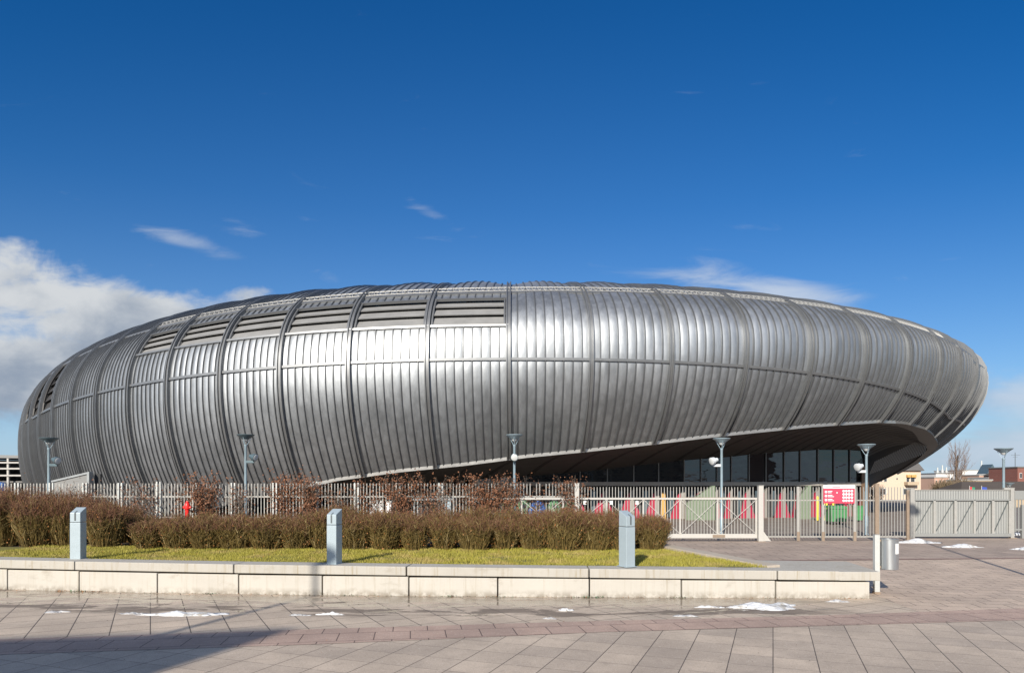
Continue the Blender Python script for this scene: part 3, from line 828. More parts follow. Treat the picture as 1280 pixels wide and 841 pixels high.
for i, (a, b_) in enumerate(zip(mull[:-1], mull[1:])):
    wpx = b_ - a
    if a < 690: continue
    fo = Vector((0, -.35, 0))
    r0 = b_ - .17 * wpx
    mb = MB().prism([fpt(r0, 0) + fo, fpt(b_, 0) + fo, fpt(b_, 2.34) + fo, fpt(r0, 1.98) + fo], (0, .45, 0)); child(mb.build('portal_fin', M['fin']))
    if 860 < a < 880: continue
    mb = MB().prism([fpt(r0 - .40 * wpx, 0) + fo * .7, fpt(r0, 0) + fo * .7, fpt(r0, 1.98) + fo * .7, fpt(r0 - .08 * wpx, 1.85) + fo * .7, fpt(r0 - .25 * wpx, .95) + fo * .7], (0, .2, 0)); child(mb.build('red_panel', M['red']))
    if i % 2 == 0 or a < 800:
        mb = MB().prism([fpt(a + .03 * wpx, 0) + fo * .7, fpt(a + .34 * wpx, 0) + fo * .7, fpt(a + .16 * wpx, .72) + fo * .7, fpt(a + .03 * wpx, 1.25) + fo * .7], (0, .2, 0)); child(mb.build('red_panel', M['red']))
    mb = MB().prism([fpt(a + .42 * wpx, .1) + fo * -.4, fpt(a + .60 * wpx, .1) + fo * -.4, fpt(a + .60 * wpx, 2.1) + fo * -.4, fpt(a + .42 * wpx, 2.1) + fo * -.4], (0, .06, 0)); child(mb.build('door', M['lamp_dark']))
mb = MB().prism([fpt(823.5, 0) + Vector((0, -.6, 0)), fpt(830.5, 0) + Vector((0, -.6, 0)), fpt(829.5, 2.0) + Vector((0, -.6, 0)), fpt(824.5, 2.0) + Vector((0, -.6, 0))], (0, .12, 0)); child(mb.build('timber_panel', M['yellow_panel']))
for (a, b_, ya) in ((858, 894, 49.5), (998, 1014, 51.0)):
    q = lambda p, z: Vector(((p - CXP) / F * ya, ya, z))
    t_ = 1.2 if a < 900 else 1.6
    mb = MB().prism([q(a, 0), q(b_, 0), q(b_, 2.5), q(b_ - 3, 2.5), q(a, t_)], (0, .5, 0)); child(mb.build('porch_wing', M['green_glass']))
# end wall of the glass front
mb = MB().prism([fpt(1080.5, 0), fpt(1083.5, 0) + Vector((.35, .3, 0)), fpt(1083.5, 5.6) + Vector((.35, .3, 0)), fpt(1080.5, 5.6)], (0, 6, 0)); child(mb.build('end_wall', M['brickwall']))
mb = MB().prism([fpt(1074, 0) + Vector((0, -.3, 0)), fpt(1083, 0) + Vector((0, -.3, 0)), fpt(1083, 4.1) + Vector((0, -.3, 0)), fpt(1075.5, 4.1) + Vector((0, -.3, 0))], (0, .2, 0)); child(mb.build('timber_cladding', M['brickwall']))

# ------------------------------------------------------------------ seat wall in front of the lawn
def wall_pt(p, dy=0.0, z=0.0):
    """Foot of the wall face along the photo column p (a gently bowed line)."""
    Xs = [-26, -12.46, -8.5, -4.3, -.36, 3.9, 8.04, 8.4]; Ysx = [18.3, 16.55, 16.0, 15.68, 15.46, 15.32, 15.22, 15.21]
    t = (p - CXP) / F
    lo, hi = -26.0, 8.4
    for _ in range(50):
        m_ = .5 * (lo + hi)
        if m_ - t * np.interp(m_, Xs, Ysx) > 0: hi = m_
        else: lo = m_
    return Vector((lo, float(np.interp(lo, Xs, Ysx)) + dy, z))
def wall_top(p): return float(np.interp(p, [-200, 0, 620, 1088], [.76, .735, .672, .615]))

seat = thing('seat_wall', 'long pale cast concrete seat wall of big blocks and coping stones edging the lawn', 'wall', wall_pt(540))
def under(o, root):
    o.parent = root; o.matrix_parent_inverse = Matrix.Translation(-root.location) if root.rotation_euler.z == 0 else (Matrix.Translation(root.location) @ Matrix.Rotation(root.rotation_euler.z, 4, 'Z')).inverted()
    return o

joints = [-290, -185, -85, 7, 97, 195, 297, 402, 510.5, 622, 737, 852.5, 970.5, 1089]
G = .016
for a, b_ in zip(joints[:-1], joints[1:]):
    pa, pb = wall_pt(a), wall_pt(b_); t = (pb - pa).normalized(); pa += t * G; pb -= t * G
    nrm = Vector((-t.y, t.x, 0))
    ha, hb_ = wall_top(a) - .25, wall_top(b_) - .25
    ha += random.uniform(-.004, .004); rec = random.uniform(-.006, .006)
    mb = MB().prism([pa + nrm * (.045 + rec), pb + nrm * (.045 + rec), pb + nrm * .5, pa + nrm * .5], (0, 0, ha))
    under(mb.build('base_block', M['conc'], bevel=.012), seat)
caps = [-290, -100, 93, 292, 508, 736.5, 972, 1050]
for a, b_ in zip(caps[:-1], caps[1:]):
    pa, pb = wall_pt(a), wall_pt(b_); t = (pb - pa).normalized(); pa += t * G; pb -= t * G
    nrm = Vector((-t.y, t.x, 0)); ha, hb_ = wall_top(a), wall_top(b_)
    f0 = random.uniform(-.006, .006)
    prof_ = lambda P, h: [P + nrm * (.0 + f0) + Vector((0, 0, h - .205)), P + nrm * (.0 + f0) + Vector((0, 0, h)), P + nrm * .62 + Vector((0, 0, h)), P + nrm * .62 + Vector((0, 0, h - .205))]
    A_, Bq = prof_(pa, ha), prof_(pb, hb_)
    mb = MB().add(A_ + Bq, [(0, 1, 2, 3), (7, 6, 5, 4), (0, 4, 5, 1), (1, 5, 6, 2), (2, 6, 7, 3), (3, 7, 4, 0)])
    under(mb.build('coping_stone', M['coping'], bevel=.014), seat)
# end slab turning the corner, over a recessed foot
c0, c1 = wall_pt(1051), wall_pt(1100); zt_ = .612
mb = MB().prism([c0 + Vector((0, -.02, zt_ - .20)), c1 + Vector((0, -.02, zt_ - .20)), Vector((8.52, 17.3, zt_ - .20)), Vector((6.1, 17.6, zt_ - .20)), Vector((5.55, 16.0, zt_ - .20)), c0 + Vector((-.8, .62, zt_ - .20))], (0, 0, .20))
under(mb.build('end_slab', M['coping'], bevel=.014), seat)
mb = MB().prism([wall_pt(1040, .5), wall_pt(1086, .5), Vector((8.0, 17.0, 0)), Vector((6.4, 17.2, 0))], (0, 0, .40)); under(mb.build('foot', M['conc']), seat)

# low kerb along the right side of the raised bed
kr = MB()
kp = [Vector((5.95, 15.95, 0)), Vector((5.2, 18.2, 0)), Vector((4.25, 21.2, 0)), Vector((3.6, 24.5, 0)), Vector((3.2, 29.5, 0))]
kz = [.66, .70, .735, .74, .74]
for i in range(4):
    a, b_ = kp[i], kp[i + 1]; t = (b_ - a).normalized(); nn = Vector((t.y, -t.x, 0)) * .42
    kr.add([a, b_, b_ + nn, a + nn, a + Vector((0, 0, kz[i])), b_ + Vector((0, 0, kz[i + 1])), b_ + nn + Vector((0, 0, kz[i + 1] + .01)), a + nn + Vector((0, 0, kz[i] + .01))], [(0, 3, 2, 1), (4, 5, 6, 7), (0, 1, 5, 4), (2, 3, 7, 6), (1, 2, 6, 5), (3, 0, 4, 7)])
tag(kr.build('lawn_kerb', M['kerb'], bevel=.02), 'low beige concrete kerb between the lawn point and the path to the gate', 'kerb')

# raised bed: lawn strip in front, planting soil rising towards the fence
def bed_z(X, Y):
    t = min(1, max(0, (Y - 22.5) / 7.0)); t = t * t * (3 - 2 * t)
    base = .685 - .0035 * X + .36 * t * (1 if X < 2 else max(0, (3.4 - X) / 1.4))
    return base
def kerb_x(Y): return float(np.interp(Y, [p.y for p in kp], [p.x for p in kp])) + .02
def wall_y(X): return float(np.interp(X, [-26, -12.46, -8.5, -4.3, -.36, 3.9, 8.04], [18.3, 16.55, 16.0, 15.68, 15.46, 15.32, 15.22]))
vs, fs = [], []
nxx, nyy = 110, 40
for i in range(nxx + 1):
    for j in range(nyy + 1):
        s = j / nyy
        Y0 = 15.9; Y = Y0 + (30.7 - Y0) * s ** 1.3
        x1 = kerb_x(Y); X = -26 + (x1 + 26) * (i / nxx)
        y0 = wall_y(X) + .55; Y = y0 + (30.7 - y0) * s ** 1.3; X = -26 + (kerb_x(Y) + 26) * (i / nxx)
        vs.append((X, Y, bed_z(X, Y) - .045 + .02 * math.sin(X * 2.1 + Y) * math.sin(Y * 1.7)))
for i in range(nxx):
    for j in range(nyy): fs.append((i * (nyy + 1) + j, (i + 1) * (nyy + 1) + j, (i + 1) * (nyy + 1) + j + 1, i * (nyy + 1) + j + 1))
lawn_mi = [0 if (vs[f_[0]][1] < 20.4) else 1 for f_ in fs]
struct(mesh_obj('lawn', vs, fs, [M['lawn'], M['soil']], None, lawn_mi, True, 0, 0))

# grass blades (countless: one object)
NB = 90000
X = rng.uniform(-14.2, 6.2, NB); s = rng.uniform(0, 1, NB)
y0 = np.array([wall_y(a) + .60 for a in X]); Y = y0 + (20.6 - y0) * s
bare = np.sin(X * 2.3 + 1.1 * np.sin(Y * 3.1)) * np.sin(Y * 4.7 + X * .9)
ok = (X < np.array([kerb_x(a) for a in Y])) & ((bare > -.72) | (rng.uniform(0, 1, NB) < .25)); X, Y = X[ok], Y[ok]
patch = np.sin(X * 1.7 + np.sin(Y * 2.3) * 1.4) * np.sin(Y * 2.9 + X * .6) + .6 * np.sin(X * 5.1 + Y * 3.3)
n = len(X); hgt = (rng.uniform(.03, .075, n)) * (1 + .22 * patch); ang = rng.uniform(0, 2 * np.pi, n); lean = rng.uniform(.01, .06, n); wd = rng.uniform(.006, .011, n)
z0_ = np.array([bed_z(a, b_) for a, b_ in zip(X, Y)]) - .05
P0_ = np.stack([X - np.cos(ang) * wd, Y - np.sin(ang) * wd, z0_], 1); P1_ = np.stack([X + np.cos(ang) * wd, Y + np.sin(ang) * wd, z0_], 1)
la = rng.uniform(0, 2 * np.pi, n); P2_ = np.stack([X + np.cos(la) * lean, Y + np.sin(la) * lean, z0_ + .012 + hgt], 1)
gv = np.stack([P0_, P1_, P2_], 1).reshape(-1, 3)
me = bpy.data.meshes.new('grass'); me.from_pydata(gv.tolist(), [], np.arange(3 * n).reshape(-1, 3).tolist()); me.materials.append(M['grass'])
go = bpy.data.objects.new('grass', me); COL.objects.link(go); tag(go, 'short yellowish winter grass on the raised lawn strip', 'grass'); go['kind'] = 'stuff'


# ------------------------------------------------------------------ shrubs
def ribbons(segs):
    """segs: list of (p, q, w0, w1, mat) -> crossed flat ribbons."""
    v, f, mi = [], [], []
    for p, q, w0, w1, mt in segs:
        d_ = q - p; s = d_.cross(Vector((random.gauss(0, 1), random.gauss(0, 1), random.gauss(0, 1)))); 
        if s.length < 1e-6: continue
        s.normalize(); o = len(v)
        v += [p - s * w0, p + s * w0, q + s * w1, q - s * w1]; f.append((o, o + 1, o + 2, o + 3)); mi.append(mt)
    return v, f, mi


def shrub_meshes(rx, ry, h, nst, seed, leafy=60, red=.5):
    random.seed(seed); segs = []; lv, lf, lm = [], [], []
    for _ in range(nst):
        a = random.uniform(0, 2 * math.pi); r = math.sqrt(random.random())
        p = Vector((math.cos(a) * r * rx * .55, math.sin(a) * r * ry * .55, 0))
        hh = h * random.uniform(.72, 1.05) * (1 - .16 * r ** 2); tip = Vector((math.cos(a) * r * rx * random.uniform(.85, 1.15), math.sin(a) * r * ry * random.uniform(.85, 1.15), hh))
        mt = 2 if random.random() < .05 else 0
        pts = [p]
        for k in range(1, 4):
            t = k / 3; q = p.lerp(tip, t); q += Vector((random.gauss(0, .045), random.gauss(0, .045), .05 * math.sin(t * 3.1)))
            pts.append(q)
        for k in range(3):
            segs.append((pts[k], pts[k + 1], .0085 - .0018 * k, .0085 - .0018 * (k + 1), mt if k < 2 or random.random() > red else 1))
            for _t in range(3 if k else 2):
                t = random.random(); q = pts[k].lerp(pts[k + 1], t); L = random.uniform(.10, .26)
                dd = Vector((random.gauss(0, .55), random.gauss(0, .55), random.uniform(.25, 1.0))).normalized() * L
                segs.append((q, q + dd, .0055, .003, 1 if (q.z / h > .62 and random.random() < red + .25) else mt))
                if random.random() < .5:
                    q2 = q + dd * .6; segs.append((q2, q2 + Vector((random.gauss(0, .06), random.gauss(0, .06), random.uniform(.03, .13))), .004, .002, 1 if q.z / h > .5 else 0))
    sv = ribbons(segs)
    for _ in range(leafy):
        a = random.uniform(0, 2 * math.pi); r = math.sqrt(random.random()); q = Vector((math.cos(a) * r * rx, math.sin(a) * r * ry, random.uniform(.05, h * .85)))
        s = random.uniform(.012, .024); u = Vector((random.gauss(0, 1), random.gauss(0, 1), random.gauss(0, 1))).normalized() * s; w_ = u.cross(Vector((random.gauss(0, 1), random.gauss(0, 1), 1))).normalized() * s
        o = len(lv); lv += [q - u, q + w_, q + u, q - w_]; lf.append((o, o + 1, o + 2, o + 3))
    return sv, (lv, lf)


def make_shrub(name, label, cat, group, args):
    (v, f, mi), (lv, lf) = shrub_meshes(*args)
    root = thing(name, label, cat, (0, 0, 0), 0, group)
    mesh_obj('stems', v, f, [M['twig_olive'], M['twig_red'], M['twig_pale']], root, mi)
    mesh_obj('leaves', lv, lf, M['leaf_rust'], root)
    return root

GR = 'twiggy shrubs clipped in a row behind the lawn'
LB = 'olive brown leafless shrub in the clipped row behind the lawn'
protos = [make_shrub('hedge_shrub', LB, 'shrub', GR, (.62 + .05 * k, .60, 1.05 + .04 * (k % 3), 470, 20 + k, 260, .30)) for k in range(4)]
spots = []
for i, pxc in enumerate(list(range(186, 812, 37))):
    Yr = 20.1 + random.uniform(-.12, .12)
    spots.append(((pxc - CXP) / F * Yr, Yr, random.uniform(.84, 1.08)))
for pxc, Yr, sc_ in ((819, 20.3, .90), (823, 21.0, .80), (812, 21.6, .90)):
    spots.append(((pxc - CXP) / F * Yr - .12, Yr, sc_))
for i, pxc in enumerate(list(range(178, 800, 42))):
    Yr = 21.25 + random.uniform(-.15, .15)
    spots.append(((pxc - CXP) / F * Yr, Yr, random.uniform(.96, 1.08)))
for i, (X_, Y_, s) in enumerate(spots):
    o = protos[i] if i < 4 else copy_tree(protos[i % 4])
    o.location = (X_, Y_, bed_z(X_, Y_) - .06); o.rotation_euler.z = random.uniform(0, 6.28); o.scale = (s, s, s * (.88 if X_ < -6 else 1))
GR2 = 'tall reddish shrubs at the left end of the planting bed'
big = [make_shrub('tall_shrub', 'bushy reddish brown leafless shrub left of the gap in the planting bed', 'shrub', GR2, (.85, .8, 1.62 + .1 * k, 620, 60 + k, 420, .62)) for k in range(2)]
bs = [(-40, 20.8, .95), (4, 20.9, 1.0), (48, 20.7, .92), (84, 20.9, .88), (132, 20.5, .84), (-20, 22.6, 1.12), (35, 22.4, 1.05), (80, 22.6, 1.0), (120, 22.3, .92), (-75, 21.2, 1.1), (158, 22.4, .75)]
for i, (pxc, Y_, s) in enumerate(bs):
    o = big[i] if i < 2 else copy_tree(big[i % 2]); X_ = (pxc - CXP) / F * Y_
    o.location = (X_, Y_, bed_z(X_, Y_) - .06); o.rotation_euler.z = random.uniform(0, 6.28); o.scale = (s, s, s)


# leafy beech plants trained along the fence
def beech(pxc, w_, h_, dens, label, Y=30.75, dark=False):
    X_ = (pxc - CXP) / F * Y; zb = bed_z(min(X_, 2), Y) - .05
    root = thing('hedge_plant', label, 'plant', (X_, Y, zb), 0, 'plants along the fence')
    segs = []; leaves_v, leaves_f = [], []; pts_all = []
    rx = w_ / F * Y / 2 * 1.25; hh = h_
    for k in range(int(26 + dens * .02)):
        a = random.uniform(-1, 1) * rx * .5; p = Vector((a, random.uniform(-.1, .1), 0)); tip = Vector((random.uniform(-1, 1) * rx, random.uniform(-.35, .25), hh * random.uniform(.55, 1.05)))
        pts = [p.lerp(tip, t) + Vector((random.gauss(0, .05), random.gauss(0, .05), 0)) for t in (0, .33, .66, 1)]
        for q in range(3):
            segs.append((pts[q], pts[q + 1], .013 - .003 * q, .010 - .003 * q, 0))
            for _ in range(3):
                b_ = pts[q].lerp(pts[q + 1], random.random()); dd = Vector((random.gauss(0, .6), random.gauss(0, .5), random.uniform(0, 1))).normalized() * random.uniform(.12, .35); segs.append((b_, b_ + dd, .007, .003, 0)); pts_all.append(b_ + dd)
    v, f, mi = ribbons(segs); mesh_obj('branches', v, f, M['bark'], root)
    for k in range(int(dens * 1.5)):
        t = random.random(); tip_ = pts_all[random.randrange(len(pts_all))]
        q = tip_ + Vector((random.gauss(0, .09), random.gauss(0, .08), random.gauss(0, .09)))
        s = random.uniform(.03, .058); u = Vector((random.gauss(0, 1), random.gauss(0, 1), random.gauss(0, 1))).normalized() * s; w2 = u.cross(Vector((random.gauss(0, 1), random.gauss(0, 1), random.gauss(0, 1)))).normalized() * s * .7
        o = len(leaves_v); leaves_v += [q - u, q + w2, q + u, q - w2]; leaves_f.append((o, o + 1, o + 2, o + 3))
    mesh_obj('leaves', leaves_v, leaves_f, M['leaf_brown'], root)
PL = [(30, 50, 1.7, 60, 'bare dark climber on the fence behind the tall reddish shrubs'),
      (110, 46, 1.75, 90, 'thin leafless plant on the fence below the concrete stair wedge'),
      (178, 54, 1.7, 260, 'sparse plant with few dead leaves on the fence left of the red hydrant'),
      (228, 30, 1.7, 260, 'thin leafy plant on the fence just behind the red hydrant'),
      (257, 30, 1.85, 1300, 'dense brown leafed plant on the fence right of the red hydrant'),
      (300, 34, 1.55, 130, 'nearly bare plant at the foot of the lamp on the zinc foot of the arena'),
      (357, 38, 2.0, 1900, 'tallest brown leafed plant on the fence, standing above its top'),
      (387, 20, 1.85, 900, 'narrow brown leafed plant beside the tallest one'),
      (425, 40, 1.6, 160, 'thin twiggy plant on the fence under the start of the arena rim'),
      (464, 40, 1.9, 700, 'brown leafed plant on the fence before the white cabinets'),
      (500, 42, 1.9, 1100, 'rusty leafed plant on the fence right of the white cabinets'),
      (540, 44, 1.95, 500, 'loose brown plant on the fence before the steel shelter'),
      (578, 34, 1.85, 320, 'twiggy plant at the right end of the steel shelter'),
      (607, 40, 1.95, 1500, 'dense brown plant on the fence left of the middle lamp'),
      (635, 34, 1.9, 900, 'brown leafed plant directly before the middle lamp'),
      (668, 46, 1.75, 260, 'thin twiggy plant on the fence before the blue igloo bin'),
      (714, 36, 1.95, 700, 'brown plant at the last fence post before the white gate')]
for i, (a, w_, h_, dn, lb) in enumerate(PL):
    random.seed(200 + i); beech(a, w_, h_, dn, lb, Y=30.72 if i % 3 else 31.15)

# ------------------------------------------------------------------ bollard lights on the wall edge
def bollard(p0, p1, ytop, ybase, Y, rz, label):
    X_ = (0.5 * (p0 + p1) - CXP) / F * Y; zb = H - (ybase - HYP) / F * Y; hh = (ybase - ytop) / F * Y
    root = thing('bollard_light', label, 'bollard', (X_, Y + .15, zb), rz, 'bollard lights along the lawn edge')
    w_, d_ = .245, .30; hs_ = hh * .715
    def blk(z0, z1, cut=0.0, grow=0.0):
        a, b_ = w_ / 2 + grow, d_ / 2 + grow
        vs = [(-a, -b_, z0), (a, -b_, z0), (a, b_, z0), (-a, b_, z0), (-a, -b_, z1 - cut), (a, -b_, z1 - cut), (a, b_, z1), (-a, b_, z1)]
        return MB().add(vs, [(0, 3, 2, 1), (4, 5, 6, 7), (0, 1, 5, 4), (1, 2, 6, 5), (2, 3, 7, 6), (3, 0, 4, 7)])
    blk(0, hs_ - .006).build('shaft', M['bollard'], root, bevel=.008)
    blk(hs_ + .006, hh, .13, -.002).build('head', M['bollard'], root, bevel=.008)
    mb = MB()
    mb.box((0, -d_ / 2 - .001, hs_ + .14), (.034, .012, .19))
    mb.bar((0, -d_ / 2 + .005, hh - .135), (0, -d_ / 2 + .10, hh - .090), .034, .012)
    mb.build('light_slot', M['slot'], root)
    mb = MB().box((0, 0, .006), (w_ + .06, d_ + .06, .012)); mb.build('base_plate', M['bollard'], root)
bollard(84, 102, 634, 699.5, 16.75, R(6), 'blue grey bollard light on the lawn edge before the tall reddish shrubs')
bollard(407, 425, 636, 705.5, 15.95, R(-13), 'blue grey bollard light casting its shadow before the middle of the low hedge')
bollard(776, 794, 638, 708.5, 15.62, R(26), 'blue grey bollard light at the right end of the low hedge, near the gate')

# ------------------------------------------------------------------ lamp posts behind the fence
def lamp(pxx, ytop, Y, side, label, ybow=None, spot=True, tone='lamp_blue', spot_m='lamp_dark'):
    X_ = (pxx - CXP) / F * Y; zt = H - (ytop - HYP) / F * Y
    root = thing('lamp_post', label, 'lamp post', (X_, Y, 0), 0, 'uplight lamp posts behind the fence')
    MB().lathe((0, 0, 0), [(.13, 0), (.13, .03), (.085, .05), (.085, .9), (.07, .95), (.062, zt - .62), (.075, zt - .60), (.075, zt - .52)], 16).build('pole', M[tone], root, True)
    MB().lathe((0, 0, zt - .24), [(.17, 0), (.20, .03), (.43, .20), (.44, .235), (.42, .24)], 32).build('bowl', M['lamp_dark' if tone == 'lamp_blue' and pxx < 600 else tone], root, True)
    MB().lathe((0, 0, zt - .36), [(.05, 0), (.12, .05), (.15, .125)], 20).build('lens', M['lens'], root, True)
    mb = MB()
    for k in range(3):
        a = 2 * math.pi * k / 3 + .45; mb.bar((math.cos(a) * .05, math.sin(a) * .05, zt - .55), (math.cos(a) * .27, math.sin(a) * .27, zt - .17), .035, .02)
    for k, (a, b_) in enumerate([(0, 4)]): pass
    mb.build('yoke', M[tone], root)
    if not spot: return root
    zs = zt - 1.35
    br = MB()
    if side:
        br.box((side * .24, 0, zs - .05), (.40, .09, .13)); bx = side * .42
    else:
        br.box((0, -.16, zs - .05), (.12, .26, .12)); bx = 0
    br = br.build('bracket', M[spot_m], root, bevel=.01)
    ax = Vector((side * .8, -.30, -.22)) if side else Vector((0, -1, -.25))
    c = Vector((bx, -.12 if side else -.30, zs + .20))
    axn = ax.normalized()
    MB().lathe(c - axn * .22, [(.05, 0), (.10, .03), (.12, .17), (.17, .22), (.195, .40), (.175, .41)], 22, axis=axn).build('floodlight', M[spot_m], root, True)
    MB().lathe(c + axn * .192, [(.17, 0), (.15, .012)], 22, axis=axn).build('floodlight_glass', M['lens'], root, True)
    MB().bar((bx, -.05 if side else -.2, zs - .02), c, .05, .05).build('stirrup', M[spot_m], root)
    return root
lamp(61, 547, 35, 1, 'lamp post with dark bowl and floodlight before the left end of the arena')
lamp(307, 543, 35, 1, 'lamp post before the zinc cladding right of the red hydrant')
lamp(643, 543, 35, 0, 'lamp post with forward floodlight before the arena rim, left of the gate')
lamp(902, 547.5, 35, -1, 'pale lamp post seen through the white sliding gate', tone='lamp_blue', spot_m='lamp_white')
lamp(1083, 555, 35, -1, 'pale lamp post beside the red notice board', spot_m='lamp_white')
lamp(1254.5, 560, 36, 0, 'lamp post without floodlight behind the grey sheet gate', spot=False, tone='lamp_blue')
lamp(1262, 603.5, 75, 0, 'small far lamp post before the long brown roof', spot=False)

# ------------------------------------------------------------------ fence, gates
FYD = 31.0
def fx(p, Y=FYD): return (p - CXP) / F * Y
def fz(v, Y=FYD): return H - (v - HYP) / F * Y
fence = thing('bar_fence', 'long pale steel bar fence with paired posts behind the planting bed', 'fence', (fx(300), FYD, 0))
bars = MB(); x_ = fx(-110); step = .1460
while x_ < fx(722):
    if random.random() > .01: bars.box((x_, FYD, 1.60), (.040, .014, 2.05 + random.uniform(-.01, .01)), rz=.25 + random.uniform(-.15, .15))
    x_ += step
under(bars.build('bars', M['fence'], fix=False), fence)
under(MB().box((fx(306), FYD + .04, fz(620.5)), (fx(722) - fx(-110), .05, .065)).build('top_rail', M['fence']), fence)
under(MB().box((fx(306), FYD + .04, fz(646.5)), (fx(722) - fx(-110), .05, .065)).build('bottom_rail', M['fence']), fence)
for p in [-75, -27, 22, 65, 107, 151, 199, 244, 292, 344, 394.5, 446, 498, 551]:
    for dx in (-.075, .075):
        under(MB().box((fx(p) + dx, FYD - .05, 1.35), (.062, .062, 2.60 + (.12 if p in (199, 394.5) else 0))).build('post', M['post'], bevel=.006), fence)

gate = thing('sliding_gate', 'white steel sliding gate with crossed braces across the entrance', 'gate', (fx(770), FYD - .25, 0))
gy = FYD - .25; zt_, zb_ = fz(623, gy), fz(669, gy)
def gx(p): return fx(p, gy)
g = lambda o: under(o, gate)
g(MB().box(((gx(592) + gx(946)) / 2, gy, zt_), (gx(946) - gx(592), .07, .09)).build('top_rail', M['gate_white'], bevel=.006))
g(MB().box(((gx(592) + gx(946)) / 2, gy, zb_ - .02), (gx(946) - gx(592), .12, .20)).build('bottom_beam', M['gate_white'], bevel=.012))
ups = [593, 652, 704, 758, 804, 850, 897, 945]
for p in ups: g(MB().box((gx(p), gy, (zt_ + zb_) / 2), (.072, .06, zt_ - zb_ + .05)).build('upright', M['gate_white'], bevel=.006))
for a, b_ in zip(ups[:-1], ups[1:]):
    g(MB().bar((gx(a), gy - .045, zb_ + .06), (gx(b_), gy - .045, zt_ - .04), .045, .02).build('brace', M['gate_white']))
    g(MB().bar((gx(a), gy - .07, zt_ - .04), (gx(b_), gy - .07, zb_ + .06), .022, .02).build('tie', M['gate_white']))
bars = MB(); x_ = gx(716)
while x_ < gx(945):
    bars.box((x_, gy + .07, (fz(608.5, gy) + .12) / 2), (.029, .029, fz(608.5, gy) - .12)); x_ += .1385
g(bars.build('bars', M['fence'], fix=False))
g(MB().box((gx(888), gy + .02, zt_ + .05), (gx(930) - gx(860), .05, .02)).build('rusty_strip', M['rust']))
g(MB().box((gx(898), gy - .075, zb_ - .02), (.55, .02, .12)).build('rust_patch', M['rust']))
for p in (731, 764, 796): g(MB().box((gx(p), gy - .05, fz(628, gy)), (.13, .02, .17)).build('tag_plate', M['sticker']))

def gpost(p, ytop, ybot, wd, label, mat='gate_white', foot=False, Y=FYD - .35):
    X_ = fx(p, Y); root = thing('gate_post', label, 'gate post', (X_, Y, 0), 0, 'gate posts')
    zt2 = fz(ytop, Y)
    MB().box((0, 0, zt2 / 2), (wd, wd, zt2)).build('shaft', M[mat], root, bevel=.012)
    MB().box((0, 0, zt2 + .012), (wd + .02, wd + .02, .025)).build('cap', M['fence'], root)
    MB().box((0, 0, .015), (wd + .14, wd + .14, .03)).build('base_plate', M['rust'], root)
    if foot: MB().prism([(wd / 2, -.03, .03), (wd / 2 + .38, -.03, .03), (wd / 2 + .30, -.03, .09), (wd / 2, -.03, .50)], (0, .06, 0)).build('gusset', M['gate_white'], root)
    return root
gpost(950.5, 607, 677, .22, 'white square post with triangular foot at the right end of the sliding gate', foot=True)
gpost(721, 604, 677, .20, 'white square post behind the hedge at the left end of the sliding gate')

fence2 = thing('bar_fence', 'grey bar fence with rusty posts carrying the red notice board', 'fence', (fx(1045), FYD, 0))
g2 = lambda o: under(o, fence2)
for a, b_ in ((957, 997), (997, 1028), (1028, 1067), (1067, 1096), (1096, 1133)):
    bars = MB(); n_b = round((fx(b_) - fx(a)) / .142)
    for k in range(1, n_b):
        X_ = fx(a) + (fx(b_) - fx(a)) * k / n_b; bars.box((X_, FYD, (fz(608.5) + .16) / 2), (.034, .016, fz(608.5) - .16), rz=.3)
    g2(bars.build('bars', M['fence'], fix=False))
    g2(MB().box(((fx(a) + fx(b_)) / 2, FYD + .03, fz(625)), (fx(b_) - fx(a), .04, .05)).build('top_rail', M['fence']))
    g2(MB().box(((fx(a) + fx(b_)) / 2, FYD + .03, .20), (fx(b_) - fx(a), .05, .06)).build('bottom_rail', M['fence']))
for p, t in ((997, 608), (1028, 607), (1067.5, 606), (1095.5, 604)):
    g2(MB().box((fx(p), FYD - .04, fz(t) / 2), (.12 if p < 1090 else .17, .09, fz(t))).build('post', M['fence' if p < 1090 else 'rust'], bevel=.008))
    g2(MB().box((fx(p), FYD - .09, .22), (.125, .012, .42)).build('rust_stain', M['rust']))

# red notice board
sb = thing('notice_board', 'red and white notice board with icon grid fixed on the grey bar fence', 'sign', (fx(1048.5), FYD - .16, 0))
sY = FYD - .16
def sp(p, v): return Vector((fx(p, sY), sY, fz(v, sY)))
def srect(name, p0, v0, p1, v1, mat, off=0.0, th=.03):
    a, b_ = sp(p0, v0), sp(p1, v1)
    return under(MB().box(((a.x + b_.x) / 2, sY - off, (a.z + b_.z) / 2), (abs(b_.x - a.x), th, abs(a.z - b_.z))).build(name, M[mat]), sb)
srect('red_field', 1029.3, 610.3, 1068, 628.8, 'sign_red'); srect('header', 1029.3, 605.8, 1068, 610.2, 'sign_white')
mk = MB()
def dot(p, v, r, mat_i=0):
    c = sp(p, v); mk.lathe(c + Vector((0, -.020, 0)), [(r, 0), (r, .006)], 12, mat_i, axis=(0, -1, 0))
for v in (614.5, 619.5, 624.5):
    dot(1032.2, v, .055)
    for k, L in ((-.8, 5.6), (.9, 7.6 if v > 615 else 4.6)):
        a = sp(1034.6, v + k); mk.box((a.x + L / F * sY / 2, sY - .02, a.z), (L / F * sY, .006, .030))
for i in range(4):
    for j in range(4): dot(1054.2 + i * 3.45, 613.4 + j * 4.0, .054)
a = sp(1046, 615.5); mk.box((a.x, sY - .02, a.z), (.05, .006, .05))
under(mk.build('white_marks', M['sign_white'], fix=False), sb)
mk2 = MB()
